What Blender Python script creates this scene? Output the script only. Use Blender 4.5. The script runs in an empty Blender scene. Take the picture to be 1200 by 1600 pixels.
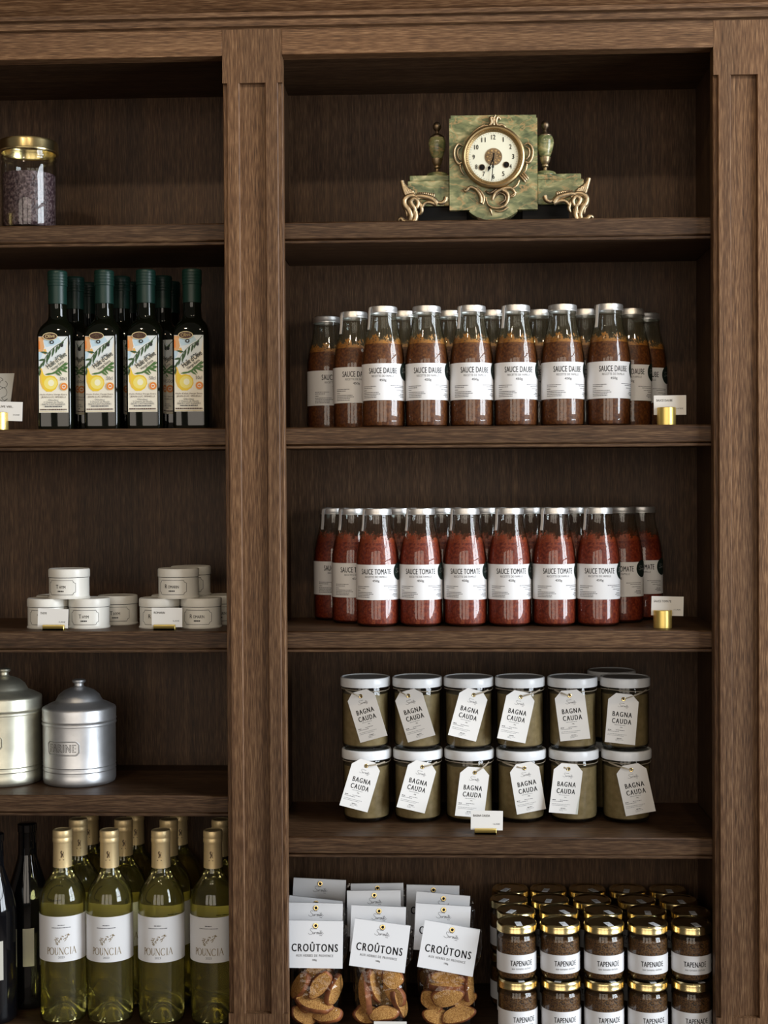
import bpy, bmesh, math, random
from mathutils import Vector, Matrix
PI = math.pi
R = math.radians
SC = bpy.context.scene
COL = SC.collection

# ------------------------------------------------------------------ camera
CAM_Z = 1.55
cam_d = bpy.data.cameras.new('camera')
cam_d.sensor_fit = 'VERTICAL'; cam_d.sensor_height = 24.0; cam_d.lens = 2250 / 1600 * 24
cam_d.clip_end = 50
cam = bpy.data.objects.new('camera', cam_d); COL.objects.link(cam)
_r = Vector((0.99914811, 0.04088871, -0.0055829)); _u = Vector((0.00510223, 0.01185054, 0.99991676))
_f = Vector((-0.04095147, 0.99909343, -0.01163182))
cam.matrix_world = Matrix(((_r.x, _u.x, -_f.x, 0), (_r.y, _u.y, -_f.y, -2.4), (_r.z, _u.z, -_f.z, CAM_Z), (0, 0, 0, 1)))
SC.camera = cam

# ------------------------------------------------------------------ colour management, world
SC.view_settings.view_transform = 'Standard'
SC.view_settings.look = 'None'
SC.view_settings.gamma = 1.0
SC.view_settings.use_curve_mapping = False
SC.view_settings.exposure = 0.0
SC.cycles.use_denoising = True
SC.cycles.transparent_max_bounces = 32
SC.cycles.max_bounces = 12
SC.cycles.caustics_reflective = False
w = bpy.data.worlds.new('shop_air'); SC.world = w; w.use_nodes = True
bgn = w.node_tree.nodes['Background']
bgn.inputs[0].default_value = (1.0, 0.93, 0.85, 1); bgn.inputs[1].default_value = 0.075

# ------------------------------------------------------------------ lights
def area(name, loc, aim, sx, sy, power, col):
    l = bpy.data.lights.new(name, 'AREA'); l.shape = 'RECTANGLE'; l.size = sx; l.size_y = sy
    l.energy = power; l.color = col
    o = bpy.data.objects.new(name, l); COL.objects.link(o); o.location = loc
    o.rotation_euler = (Vector(aim) - Vector(loc)).to_track_quat('-Z', 'Y').to_euler()
    return o
# daylight through the panes of the tall side window on the right
for i in range(2):
    for j in range(3):
        area('window_daylight', (2.7, -2.05 + i * 1.12, 1.25 + j * 0.90), (0, -2.05 + i * 1.12, 1.25 + j * 0.90), 1.03, 0.83, 40, (0.86, 0.93, 1.0))
# unseen broad fill behind the camera, split in panels to break up reflections
for x in (-2.55, -0.75, 0.85):
    area('front_fill', (x, -4.8, 1.75), (x, 0, 1.6), 1.35, 2.4, 26, (1.0, 0.89, 0.76))
# ceiling spot lamps
for x in (-0.9, -0.2, 0.5, 1.1):
    l = bpy.data.lights.new('ceiling_spot', 'SPOT'); l.energy = 17; l.color = (1.0, 0.80, 0.56); l.shadow_soft_size = 0.035
    l.spot_size = R(62); l.spot_blend = 0.7
    o = bpy.data.objects.new('ceiling_spot', l); COL.objects.link(o); o.location = (x, -1.5, 3.0)
    o.rotation_euler = (Vector((x * 0.9, 0.0, 2.25)) - Vector(o.location)).to_track_quat('-Z', 'Y').to_euler()

# ------------------------------------------------------------------ materials
def mat(name):
    m = bpy.data.materials.new(name); m.use_nodes = True
    nt = m.node_tree; b = nt.nodes['Principled BSDF']
    return m, nt, b
def simple(name, col, rough=0.5, metal=0.0, spec=0.4, bump=0.0, bscale=200, var=0.0, vscale=30):
    m, nt, b = mat(name)
    b.inputs['Base Color'].default_value = (*col, 1); b.inputs['Roughness'].default_value = rough
    b.inputs['Metallic'].default_value = metal; b.inputs['Specular IOR Level'].default_value = spec
    tc = nt.nodes.new('ShaderNodeTexCoord')
    if bump:
        n = nt.nodes.new('ShaderNodeTexNoise'); n.inputs['Scale'].default_value = bscale
        nt.links.new(tc.outputs['Object'], n.inputs['Vector'])
        bp = nt.nodes.new('ShaderNodeBump'); bp.inputs['Strength'].default_value = bump; bp.inputs['Distance'].default_value = 0.002
        nt.links.new(n.outputs['Fac'], bp.inputs['Height']); nt.links.new(bp.outputs['Normal'], b.inputs['Normal'])
    if var:
        n = nt.nodes.new('ShaderNodeTexNoise'); n.inputs['Scale'].default_value = vscale; n.inputs['Detail'].default_value = 5
        nt.links.new(tc.outputs['Object'], n.inputs['Vector'])
        r = ramp(nt, n.outputs['Fac'], [(0.3, tuple(c * (1 - var) for c in col)), (0.7, tuple(min(1, c * (1 + var)) for c in col))])
        nt.links.new(r.outputs['Color'], b.inputs['Base Color'])
    return m
def ramp(nt, src, stops):
    r = nt.nodes.new('ShaderNodeValToRGB')
    els = r.color_ramp.elements
    while len(els) < len(stops): els.new(0.5)
    for e, (p, c) in zip(els, stops): e.position = p; e.color = (*c, 1)
    nt.links.new(src, r.inputs['Fac'])
    return r
def math_node(nt, op, a, b):
    n = nt.nodes.new('ShaderNodeMath'); n.operation = op
    for k, v in enumerate((a, b)):
        if isinstance(v, (int, float)): n.inputs[k].default_value = v
        else: nt.links.new(v, n.inputs[k])
    return n.outputs[0]
def wood(name, axis, gain=1.0):
    """dark stained oak, long fine pores running along the given axis"""
    m, nt, b = mat(name)
    tc = nt.nodes.new('ShaderNodeTexCoord')
    def noise(across, along, detail, dist=0.0):
        mp = nt.nodes.new('ShaderNodeMapping')
        s = [across] * 3; s['xyz'.index(axis)] = along
        mp.inputs['Scale'].default_value = s
        nt.links.new(tc.outputs['Object'], mp.inputs['Vector'])
        n = nt.nodes.new('ShaderNodeTexNoise'); n.inputs['Scale'].default_value = 1
        n.inputs['Detail'].default_value = detail; n.inputs['Distortion'].default_value = dist
        nt.links.new(mp.outputs['Vector'], n.inputs['Vector'])
        return n.outputs['Fac']
    fine = noise(680, 38, 4)
    mid = noise(210, 3.2, 4, 0.15)
    big = noise(16, 0.9, 3, 0.3)
    mix = math_node(nt, 'ADD', math_node(nt, 'MULTIPLY', fine, 0.68), math_node(nt, 'MULTIPLY', mid, 0.32))
    c1 = ramp(nt, mix, [(0.28, tuple(gain * v for v in (0.020, 0.0100, 0.0047))), (0.49, tuple(gain * v for v in (0.116, 0.0585, 0.0275))),
                        (0.73, tuple(gain * v for v in (0.30, 0.180, 0.094)))])
    c2 = ramp(nt, big, [(0.3, (0.72, 0.70, 0.70)), (0.7, (1.15, 1.1, 1.05))])
    mx = nt.nodes.new('ShaderNodeMix'); mx.data_type = 'RGBA'; mx.blend_type = 'MULTIPLY'; mx.inputs[0].default_value = 1.0
    nt.links.new(c1.outputs[0], mx.inputs[6]); nt.links.new(c2.outputs[0], mx.inputs[7])
    nt.links.new(mx.outputs[2], b.inputs['Base Color'])
    b.inputs['Roughness'].default_value = 0.5; b.inputs['Specular IOR Level'].default_value = 0.22
    bp = nt.nodes.new('ShaderNodeBump'); bp.inputs['Strength'].default_value = 0.25; bp.inputs['Distance'].default_value = 0.0006
    nt.links.new(fine, bp.inputs['Height']); nt.links.new(bp.outputs['Normal'], b.inputs['Normal'])
    return m
def thin_glass(name, tint=(1, 1, 1), f0=0.05, rough=0.015, bump=0.0, bscale=60, edge=None):
    """a thin clear wall: mirror reflection that grows to the rim, the rest passes straight through"""
    m = bpy.data.materials.new(name); m.use_nodes = True; nt = m.node_tree; nt.nodes.clear()
    out = nt.nodes.new('ShaderNodeOutputMaterial'); mx = nt.nodes.new('ShaderNodeMixShader')
    tr = nt.nodes.new('ShaderNodeBsdfTransparent'); gl = nt.nodes.new('ShaderNodeBsdfGlossy')
    tr.inputs[0].default_value = (*tint, 1); gl.inputs['Roughness'].default_value = rough
    lw = nt.nodes.new('ShaderNodeLayerWeight'); lw.inputs[0].default_value = 0.5
    p = math_node(nt, 'POWER', lw.outputs['Facing'], 4.0)
    fac = math_node(nt, 'ADD', math_node(nt, 'MULTIPLY', p, 0.75), f0)
    if edge:
        r = ramp(nt, lw.outputs['Facing'], [(0.45, tint), (0.95, edge)]); nt.links.new(r.outputs[0], tr.inputs[0])
    if bump:
        tc = nt.nodes.new('ShaderNodeTexCoord'); n = nt.nodes.new('ShaderNodeTexNoise'); n.inputs['Scale'].default_value = bscale
        n.inputs['Detail'].default_value = 2
        nt.links.new(tc.outputs['Object'], n.inputs['Vector'])
        bp = nt.nodes.new('ShaderNodeBump'); bp.inputs['Strength'].default_value = bump; bp.inputs['Distance'].default_value = 0.01
        nt.links.new(n.outputs['Fac'], bp.inputs['Height'])
        nt.links.new(bp.outputs['Normal'], gl.inputs['Normal'])
    nt.links.new(fac, mx.inputs[0]); nt.links.new(tr.outputs[0], mx.inputs[1]); nt.links.new(gl.outputs[0], mx.inputs[2])
    nt.links.new(mx.outputs[0], out.inputs[0])
    return m
def food(name, stops, scale=150, detail=6, rough=0.45, bump=0.4, voronoi=False, spec=0.4):
    m, nt, b = mat(name)
    tc = nt.nodes.new('ShaderNodeTexCoord')
    n = nt.nodes.new('ShaderNodeTexNoise'); n.inputs['Scale'].default_value = scale; n.inputs['Detail'].default_value = detail
    nt.links.new(tc.outputs['Object'], n.inputs['Vector'])
    src = n.outputs['Fac']
    if voronoi:
        v = nt.nodes.new('ShaderNodeTexVoronoi'); v.inputs['Scale'].default_value = voronoi
        nt.links.new(tc.outputs['Object'], v.inputs['Vector'])
        src = math_node(nt, 'ADD', math_node(nt, 'MULTIPLY', n.outputs['Fac'], 0.82), math_node(nt, 'MULTIPLY', v.outputs['Distance'], 0.28))
    r = ramp(nt, src, stops); nt.links.new(r.outputs[0], b.inputs['Base Color'])
    b.inputs['Roughness'].default_value = rough; b.inputs['Specular IOR Level'].default_value = spec
    bp = nt.nodes.new('ShaderNodeBump'); bp.inputs['Strength'].default_value = bump; bp.inputs['Distance'].default_value = 0.002
    nt.links.new(src, bp.inputs['Height']); nt.links.new(bp.outputs['Normal'], b.inputs['Normal'])
    return m

def smear(name, ca, cb, z0, h, haze=0.12, hc=(0.20, 0.16, 0.085)):
    """sauce film on glass that breaks up into specks with height above the fill line"""
    m, nt, b = mat(name)
    tc = nt.nodes.new('ShaderNodeTexCoord'); sp = nt.nodes.new('ShaderNodeSeparateXYZ'); nt.links.new(tc.outputs['Object'], sp.inputs[0])
    n = nt.nodes.new('ShaderNodeTexNoise'); n.inputs['Scale'].default_value = 260; n.inputs['Detail'].default_value = 4; nt.links.new(tc.outputs['Object'], n.inputs['Vector'])
    n2 = nt.nodes.new('ShaderNodeTexNoise'); n2.inputs['Scale'].default_value = 42; n2.inputs['Detail'].default_value = 3; nt.links.new(tc.outputs['Object'], n2.inputs['Vector'])
    hgt = math_node(nt, 'DIVIDE', math_node(nt, 'SUBTRACT', sp.outputs[2], z0), h)
    nz = math_node(nt, 'ADD', math_node(nt, 'MULTIPLY', n.outputs['Fac'], 0.55), math_node(nt, 'MULTIPLY', n2.outputs['Fac'], 0.75))
    v = math_node(nt, 'SUBTRACT', math_node(nt, 'ADD', nz, 0.02), math_node(nt, 'MULTIPLY', math_node(nt, 'POWER', math_node(nt, 'MAXIMUM', hgt, 0.0), 0.55), 0.46))
    a = ramp(nt, v, [(0.38, (0, 0, 0)), (0.47, (1, 1, 1))])
    nt.links.new(math_node(nt, 'ADD', math_node(nt, 'MULTIPLY', a.outputs[0], 0.95 - haze), haze), b.inputs['Alpha'])
    r = ramp(nt, n.outputs['Fac'], [(0.35, cb), (0.6, ca)])
    mx = nt.nodes.new('ShaderNodeMix'); mx.data_type = 'RGBA'; nt.links.new(a.outputs[0], mx.inputs[0]); mx.inputs[6].default_value = (*hc, 1)
    nt.links.new(r.outputs[0], mx.inputs[7]); nt.links.new(mx.outputs[2], b.inputs['Base Color'])
    b.inputs['Roughness'].default_value = 0.4
    return m
WV = wood('oak_upright', 'z', 0.90); WH = wood('oak_level', 'x', 0.95); WB = wood('oak_veneer_inside_shaded', 'z', 0.50); WS = wood('oak_shelf_boards_shaded', 'x', 0.52)  # inside and shelf boards: darker oak colour carries part of the interior shade
PAPER = simple('white_paper', (0.78, 0.78, 0.79), 0.7, spec=0.12)
CARD = simple('price_card_paper', (0.78, 0.76, 0.72), 0.75, spec=0.1)
TAGP = simple('tag_card', (0.76, 0.745, 0.72), 0.75, spec=0.1)
CREAM = simple('cream_paper', (0.80, 0.76, 0.64), 0.4)
INK = simple('black_ink', (0.012, 0.012, 0.014), 0.8, spec=0.05)
GREY = simple('grey_ink', (0.13, 0.13, 0.14), 0.8, spec=0.05)
PALE = simple('pale_grey_ink', (0.34, 0.34, 0.34), 0.8, spec=0.05)
GOLDINK = simple('gold_ink', (0.23, 0.17, 0.08), 0.7, spec=0.1)
SEALM = simple('bottle_green_sticker', (0.008, 0.016, 0.013), 0.6, spec=0.2)
STEEL = simple('silver_lid', (0.86, 0.85, 0.83), 0.40, 0.9)
GOLD = simple('gold_lid', (0.83, 0.66, 0.32), 0.24, 1.0)
CAPGOLD = simple('gold_foil', (0.88, 0.69, 0.38), 0.45, 0.65, bump=0.05, bscale=300)
BRASS = simple('brushed_brass', (0.88, 0.66, 0.20), 0.36, 0.8)
WHITELID = simple('white_lid', (0.78, 0.80, 0.82), 0.25)
GREYTOP = simple('lid_top_grey', (0.30, 0.31, 0.31), 0.30)
TWINE = simple('hemp_twine', (0.42, 0.36, 0.27), 0.9, bump=0.6, bscale=900)
CLEAR = thin_glass('clear_glass', (0.94, 0.96, 0.94), 0.055, edge=(0.45, 0.5, 0.45))
JARGLASS = thin_glass('jar_glass', (0.90, 0.92, 0.89), 0.05, edge=(0.5, 0.53, 0.5))
WINEGLASS = thin_glass('wine_bottle_glass', (0.93, 0.95, 0.86), 0.045, edge=(0.55, 0.56, 0.34))
FILM = thin_glass('cellophane', (0.97, 0.97, 0.97), 0.045, rough=0.05, bump=1.0, bscale=34)
DAUBE = food('daube_sauce', [(0.3, (0.055, 0.013, 0.003)), (0.5, (0.115, 0.032, 0.007)), (0.7, (0.20, 0.066, 0.014))], 240)
DAUBE_OIL = smear('daube_sauce_rim', (0.42, 0.17, 0.028), (0.20, 0.075, 0.02), 0.146, 0.024)
TOMATO = food('tomato_sauce', [(0.3, (0.095, 0.009, 0.004)), (0.5, (0.185, 0.021, 0.008)), (0.7, (0.30, 0.058, 0.018))], 240)
TOMATO_RIM = smear('tomato_sauce_rim', (0.30, 0.05, 0.014), (0.17, 0.022, 0.008), 0.150, 0.030, 0.07, (0.22, 0.10, 0.05))
BAGNA = food('anchovy_cream', [(0.3, (0.205, 0.145, 0.066)), (0.7, (0.30, 0.22, 0.115))], 90, rough=0.4, bump=0.15)
TAPEN = food('tapenade', [(0.34, (0.006, 0.003, 0.002)), (0.45, (0.035, 0.013, 0.005)), (0.55, (0.20, 0.088, 0.024)), (0.63, (0.03, 0.011, 0.004)), (0.75, (0.12, 0.045, 0.012))], 320, voronoi=230, bump=1.0)
BEANS = food('dark_seeds', [(0.25, (0.006, 0.004, 0.006)), (0.5, (0.05, 0.026, 0.034)), (0.75, (0.20, 0.14, 0.15))], 160, voronoi=260, bump=1.0, rough=0.35)
CRUMB = food('toasted_crumb', [(0.3, (0.10, 0.032, 0.008)), (0.48, (0.40, 0.185, 0.042)), (0.7, (0.58, 0.31, 0.09))], 420, voronoi=620, rough=0.8, bump=0.9)
CRUST = food('bread_crust', [(0.3, (0.09, 0.024, 0.008)), (0.7, (0.30, 0.095, 0.028))], 70, rough=0.6, bump=0.4)
CAPGREEN = simple('green_cap', (0.006, 0.027, 0.020), 0.38)
OILGLASS = simple('dark_oil_glass', (0.0035, 0.0042, 0.002), 0.04, spec=0.55)
REDGLASS = simple('black_wine_glass', (0.004, 0.004, 0.005), 0.06, spec=0.55)
ALU = simple('aged_aluminium', (0.66, 0.67, 0.69), 0.42, 0.92, bump=0.06, bscale=60, var=0.16, vscale=22)
ALUWARM = simple('aged_yellowed_aluminium', (0.62, 0.61, 0.50), 0.42, 0.92, bump=0.06, bscale=60, var=0.2, vscale=20)
ALUDARK = simple('aluminium_groove', (0.10, 0.10, 0.10), 0.5, 1.0)
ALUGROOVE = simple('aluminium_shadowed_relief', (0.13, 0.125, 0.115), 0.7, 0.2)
ENAMEL = simple('cream_tin', (0.74, 0.72, 0.66), 0.32)
DIAL = simple('enamel_dial', (0.68, 0.67, 0.53), 0.3)
BRONZE = simple('gilt_bronze', (0.40, 0.30, 0.18), 0.44, 1.0, bump=0.25, bscale=220, var=0.35, vscale=60)
BRONZEDARK = simple('dark_bronze', (0.17, 0.125, 0.08), 0.42, 1.0, bump=0.2, bscale=200, var=0.3, vscale=60)
GILT = simple('gilt_brass_bezel', (0.36, 0.255, 0.125), 0.40, 1.0, var=0.2, vscale=50)
BLACKIRON = simple('black_movement', (0.010, 0.009, 0.008), 0.85, spec=0.1)
WINE = None
def make_wine():
    m, nt, b = mat('white_wine')
    b.inputs['Base Color'].default_value = (0.99, 0.89, 0.44, 1); b.inputs['Roughness'].default_value = 0.0
    b.inputs['IOR'].default_value = 1.34; b.inputs['Transmission Weight'].default_value = 0.972
    return m
WINE = make_wine()
def make_onyx():
    m, nt, b = mat('green_onyx')
    tc = nt.nodes.new('ShaderNodeTexCoord'); mp = nt.nodes.new('ShaderNodeMapping'); mp.inputs['Scale'].default_value = (1, 1, 1.9)
    nt.links.new(tc.outputs['Object'], mp.inputs['Vector'])
    n = nt.nodes.new('ShaderNodeTexNoise'); n.inputs['Scale'].default_value = 42; n.inputs['Detail'].default_value = 9; n.inputs['Distortion'].default_value = 0.9
    nt.links.new(mp.outputs['Vector'], n.inputs['Vector'])
    base = ramp(nt, n.outputs['Fac'], [(0.30, (0.058, 0.074, 0.036)), (0.46, (0.135, 0.150, 0.068)), (0.58, (0.24, 0.235, 0.110)), (0.70, (0.46, 0.40, 0.21))])
    n2 = nt.nodes.new('ShaderNodeTexNoise'); n2.inputs['Scale'].default_value = 20; n2.inputs['Detail'].default_value = 7; n2.inputs['Distortion'].default_value = 1.0
    nt.links.new(mp.outputs['Vector'], n2.inputs['Vector'])
    band = math_node(nt, 'ABSOLUTE', math_node(nt, 'SUBTRACT', n2.outputs['Fac'], 0.5), 0)
    vein = ramp(nt, band, [(0.0, (1, 1, 1)), (0.022, (0, 0, 0))])
    mx = nt.nodes.new('ShaderNodeMix'); mx.data_type = 'RGBA'
    f = math_node(nt, 'MULTIPLY', vein.outputs[0], 0.75)
    nt.links.new(f, mx.inputs[0]); nt.links.new(base.outputs[0], mx.inputs[6]); mx.inputs[7].default_value = (0.40, 0.24, 0.10, 1)
    nt.links.new(mx.outputs[2], b.inputs['Base Color'])
    b.inputs['Roughness'].default_value = 0.22
    return m
ONYX = make_onyx()
FLOORM = simple('terracotta_floor', (0.12, 0.09, 0.07), 0.6, var=0.2, vscale=4)
WALLM = simple('plaster_wall', (0.55, 0.52, 0.47), 0.8, var=0.05, vscale=3)

# ------------------------------------------------------------------ mesh builder
class MB:
    def __init__(s): s.v = []; s.f = []; s.m = []; s.mats = []
    def mi(s, m):
        if m not in s.mats: s.mats.append(m)
        return s.mats.index(m)
    def add(s, vs, fs, m):
        o = len(s.v); k = s.mi(m)
        s.v += [tuple(v) for v in vs]
        for f in fs: s.f.append(tuple(i + o for i in f)); s.m.append(k)
    def box(s, x0, x1, y0, y1, z0, z1, m):
        vs = [(x, y, z) for z in (z0, z1) for y in (y0, y1) for x in (x0, x1)]
        s.add(vs, [(0, 2, 3, 1), (4, 5, 7, 6), (0, 1, 5, 4), (2, 6, 7, 3), (0, 4, 6, 2), (1, 3, 7, 5)], m)
    def lathe(s, prof, m, seg=40, c=(0, 0, 0), mats=None):
        """profile of (r, z) from bottom to top round a vertical axis; mats: one material per profile span"""
        rings = []; vs = []
        for r, z in prof:
            if r <= 1e-7: rings.append([len(vs)]); vs.append((c[0], c[1], c[2] + z))
            else:
                rings.append(list(range(len(vs), len(vs) + seg)))
                for i in range(seg):
                    a = 2 * PI * i / seg - PI / 2; vs.append((c[0] + r * math.cos(a), c[1] + r * math.sin(a), c[2] + z))
        o = len(s.v); s.v += vs
        for k in range(len(prof) - 1):
            mm = s.mi(mats[k] if mats else m); a, b = rings[k], rings[k + 1]
            for i in range(seg):
                j = (i + 1) % seg
                if len(a) == 1 and len(b) == 1: continue
                if len(a) == 1: f = (a[0], b[j], b[i])
                elif len(b) == 1: f = (a[i], a[j], b[0])
                else: f = (a[i], a[j], b[j], b[i])
                s.f.append(tuple(t + o for t in f)); s.m.append(mm)
    def tube(s, path, rad, m, seg=8, flat=1.0):
        n = len(path); P = [Vector(p) for p in path]
        if not hasattr(rad, '__len__'): rad = [rad] * n
        T = [(P[min(i + 1, n - 1)] - P[max(i - 1, 0)]).normalized() for i in range(n)]
        up = Vector((0, 1, 0)) if abs(T[0].y) < 0.9 else Vector((1, 0, 0))
        vs = []
        for i in range(n):
            a = up - T[i] * up.dot(T[i])
            a = a.normalized() if a.length > 1e-6 else T[i].orthogonal().normalized()
            b = T[i].cross(a); up = a
            for k in range(seg):
                t = 2 * PI * k / seg
                vs.append(P[i] + a * (math.cos(t) * rad[i] * flat) + b * (math.sin(t) * rad[i]))
        fs = [(i * seg + k, i * seg + (k + 1) % seg, (i + 1) * seg + (k + 1) % seg, (i + 1) * seg + k) for i in range(n - 1) for k in range(seg)]
        fs += [tuple(range(seg - 1, -1, -1)), tuple((n - 1) * seg + k for k in range(seg))]
        s.add(vs, fs, m)
    def flat(s, shape, mp, m, off=0.0):
        vs, fs = shape
        s.add([mp(x, y, off) for x, y in vs], fs, m)
    def prism(s, pts, mp, m, d0, d1):
        """outline pts (x, y) counter clockwise pushed from offset d0 (back) to d1 (front)"""
        n = len(pts)
        vs = [mp(x, y, d0) for x, y in pts] + [mp(x, y, d1) for x, y in pts]
        fs = [tuple(range(n - 1, -1, -1)), tuple(range(n, 2 * n))] + [(i, (i + 1) % n, n + (i + 1) % n, n + i) for i in range(n)]
        s.add(vs, fs, m)
    def build(s, name, parent=None, loc=(0, 0, 0), rot=(0, 0, 0), angle=38, bevel=0, bseg=2):
        me = bpy.data.meshes.new(name); me.from_pydata(s.v, [], s.f)
        for m in s.mats: me.materials.append(m)
        me.polygons.foreach_set('material_index', s.m)
        if bevel:
            bm = bmesh.new(); bm.from_mesh(me)
            bmesh.ops.remove_doubles(bm, verts=bm.verts, dist=1e-6)
            ed = [e for e in bm.edges if len(e.link_faces) == 2 and e.calc_face_angle(0) > R(30)]
            bmesh.ops.bevel(bm, geom=ed, offset=bevel, segments=bseg, profile=0.5, affect='EDGES', clamp_overlap=True)
            bm.to_mesh(me); bm.free()
        me.polygons.foreach_set('use_smooth', [True] * len(me.polygons))
        me.set_sharp_from_angle(angle=R(angle))
        me.update()
        o = bpy.data.objects.new(name, me); COL.objects.link(o)
        if parent: o.parent = parent
        o.location = loc; o.rotation_euler = rot
        return o
def tag(o, label, cat, group=None):
    o['label'] = label; o['category'] = cat
    if group: o['group'] = group
    return o
def thing(name, label, cat, loc=(0, 0, 0), rz=0, group=None):
    o = bpy.data.objects.new(name, None); COL.objects.link(o); o.location = loc; o.rotation_euler = (0, 0, rz)
    o.empty_display_size = 0.02
    return tag(o, label, cat, group)
def dup(root, loc, rz=0, label=None, skip=(), scale=None):
    def cp(o, par):
        c = o.copy(); COL.objects.link(c)
        if par: c.parent = par
        for ch in list(o.children):
            if ch.name.split('.')[0] not in skip: cp(ch, c)
        return c
    r = cp(root, None); r.location = loc; r.rotation_euler = (0, 0, rz)
    if label: r['label'] = label
    if scale: r.scale = scale
    return r
def place(proto, used, loc, rz, label, skip=(), scale=None):
    """first use moves the first build itself, later uses copy it"""
    if not used:
        used.append(1)
        proto.location = loc; proto.rotation_euler = (0, 0, rz); proto['label'] = label
        if scale: proto.scale = scale
        return proto
    return dup(proto, loc, rz, label, skip, scale)

# ------------------------------------------------------------------ flat shapes and lettering
_tc = {}
def text(body, w, h, bold=0.0, space=1.0):
    """lettering as a filled outline, fitted to width w and height h, centred on 0"""
    key = (body, space)
    if key not in _tc:
        cu = bpy.data.curves.new('lettering', 'FONT'); cu.body = body; cu.size = 1.0; cu.resolution_u = 3
        cu.space_character = space; cu.fill_mode = 'FRONT'
        ob = bpy.data.objects.new('lettering', cu); COL.objects.link(ob)
        dg = bpy.context.evaluated_depsgraph_get(); dg.update()
        me = bpy.data.meshes.new_from_object(ob.evaluated_get(dg))
        vs = [(v.co.x, v.co.y) for v in me.vertices]; fs = [tuple(p.vertices) for p in me.polygons]
        up = [p.normal.z > 0 for p in me.polygons]
        fs = [f if u else f[::-1] for f, u in zip(fs, up)]
        bpy.data.objects.remove(ob); bpy.data.curves.remove(cu); bpy.data.meshes.remove(me)
        _tc[key] = (vs, fs)
    vs, fs = _tc[key]
    x0 = min(v[0] for v in vs); x1 = max(v[0] for v in vs); y0 = min(v[1] for v in vs); y1 = max(v[1] for v in vs)
    sx = w / max(x1 - x0 + 2 * bold, 1e-6); sy = h / max(y1 - y0, 1e-6)
    one = lambda dx: ([((x - (x0 + x1) / 2 + dx) * sx, (y - (y0 + y1) / 2) * sy) for x, y in vs], fs)
    return joined([one(d) for d in ((-bold, 0, bold) if bold else (0,))])
def shift(sh, dx, dy, ang=0.0):
    c, s_ = math.cos(ang), math.sin(ang)
    return [(x * c - y * s_ + dx, x * s_ + y * c + dy) for x, y in sh[0]], sh[1]
def rect(x0, x1, y0, y1, n=1):
    vs = []; fs = []
    for i in range(n + 1):
        x = x0 + (x1 - x0) * i / n; vs += [(x, y0), (x, y1)]
    for i in range(n): fs.append((2 * i, 2 * i + 2, 2 * i + 3, 2 * i + 1))
    return vs, fs
def disc(cx, cy, rx, ry=None, n=28):
    ry = ry or rx
    return [(cx + rx * math.cos(2 * PI * i / n), cy + ry * math.sin(2 * PI * i / n)) for i in range(n)], [tuple(range(n))]
def disc_strips(r, n=24):
    """a disc cut in upright strips so that it can be wrapped round a bottle"""
    vs = []
    for i in range(n + 1):
        x = -r * math.cos(PI * i / n); y = math.sqrt(max(0.0, r * r - x * x)) + 1e-6; vs += [(x, -y), (x, y)]
    return vs, [(2 * i, 2 * i + 2, 2 * i + 3, 2 * i + 1) for i in range(n)]
def ringshape(cx, cy, r0, r1, k=1.0, n=36):
    vs = []
    for i in range(n):
        a = 2 * PI * i / n
        vs += [(cx + r0 * math.cos(a), cy + r0 * k * math.sin(a)), (cx + r1 * math.cos(a), cy + r1 * k * math.sin(a))]
    return vs, [(2 * i, 2 * i + 1, (2 * i + 3) % (2 * n), (2 * i + 2) % (2 * n)) for i in range(n)]
def poly(pts): return list(pts), [tuple(range(len(pts)))]
def stroke(pts, w, closed=False):
    n = len(pts); vs = []
    if not hasattr(w, '__len__'): w = [w] * n
    for i in range(n):
        a = pts[(i - 1) % n] if closed else pts[max(i - 1, 0)]; b = pts[(i + 1) % n] if closed else pts[min(i + 1, n - 1)]
        dx, dy = b[0] - a[0], b[1] - a[1]; L = math.hypot(dx, dy) or 1
        nx, ny = -dy / L * w[i] / 2, dx / L * w[i] / 2
        vs += [(pts[i][0] - nx, pts[i][1] - ny), (pts[i][0] + nx, pts[i][1] + ny)]
    fs = [(2 * i, 2 * i + 2, 2 * i + 3, 2 * i + 1) for i in range(n - 1)]
    if closed: fs.append((2 * n - 2, 0, 1, 2 * n - 1))
    return vs, fs
def smooth(pts, sub=5):
    out = []; n = len(pts)
    for i in range(n - 1):
        p0, p1, p2, p3 = pts[max(i - 1, 0)], pts[i], pts[i + 1], pts[min(i + 2, n - 1)]
        for k in range(sub):
            t = k / sub
            out.append(tuple(0.5 * (2 * b + (c - a) * t + (2 * a - 5 * b + 4 * c - d) * t * t + (3 * b - a - 3 * c + d) * t ** 3) for a, b, c, d in zip(p0, p1, p2, p3)))
    out.append(tuple(pts[-1]))
    return out
def joined(shapes):
    vs = []; fs = []
    for a, b in shapes:
        o = len(vs); vs += a; fs += [tuple(i + o for i in f) for f in b]
    return vs, fs
def small_print(x0, x1, y, rows, step, h, seed, right=False, fill=0.95):
    """rows of print too small to read: broken thin strokes"""
    rnd = random.Random(seed); sh = []
    for k in range(rows):
        L = (x1 - x0) * (1.0 if fill > 1 else rnd.uniform(0.75, 1.0) if k < rows - 1 else rnd.uniform(0.4, 0.8))
        a = x1 - L if right else x0; e = a + L; yy = y - k * step
        while a < e:
            b = min(e, a + rnd.uniform(0.0012, 0.0042)); sh.append(rect(a, b, yy - h / 2, yy + h / 2)); a = b + 0.0006
    return joined(sh)
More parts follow.
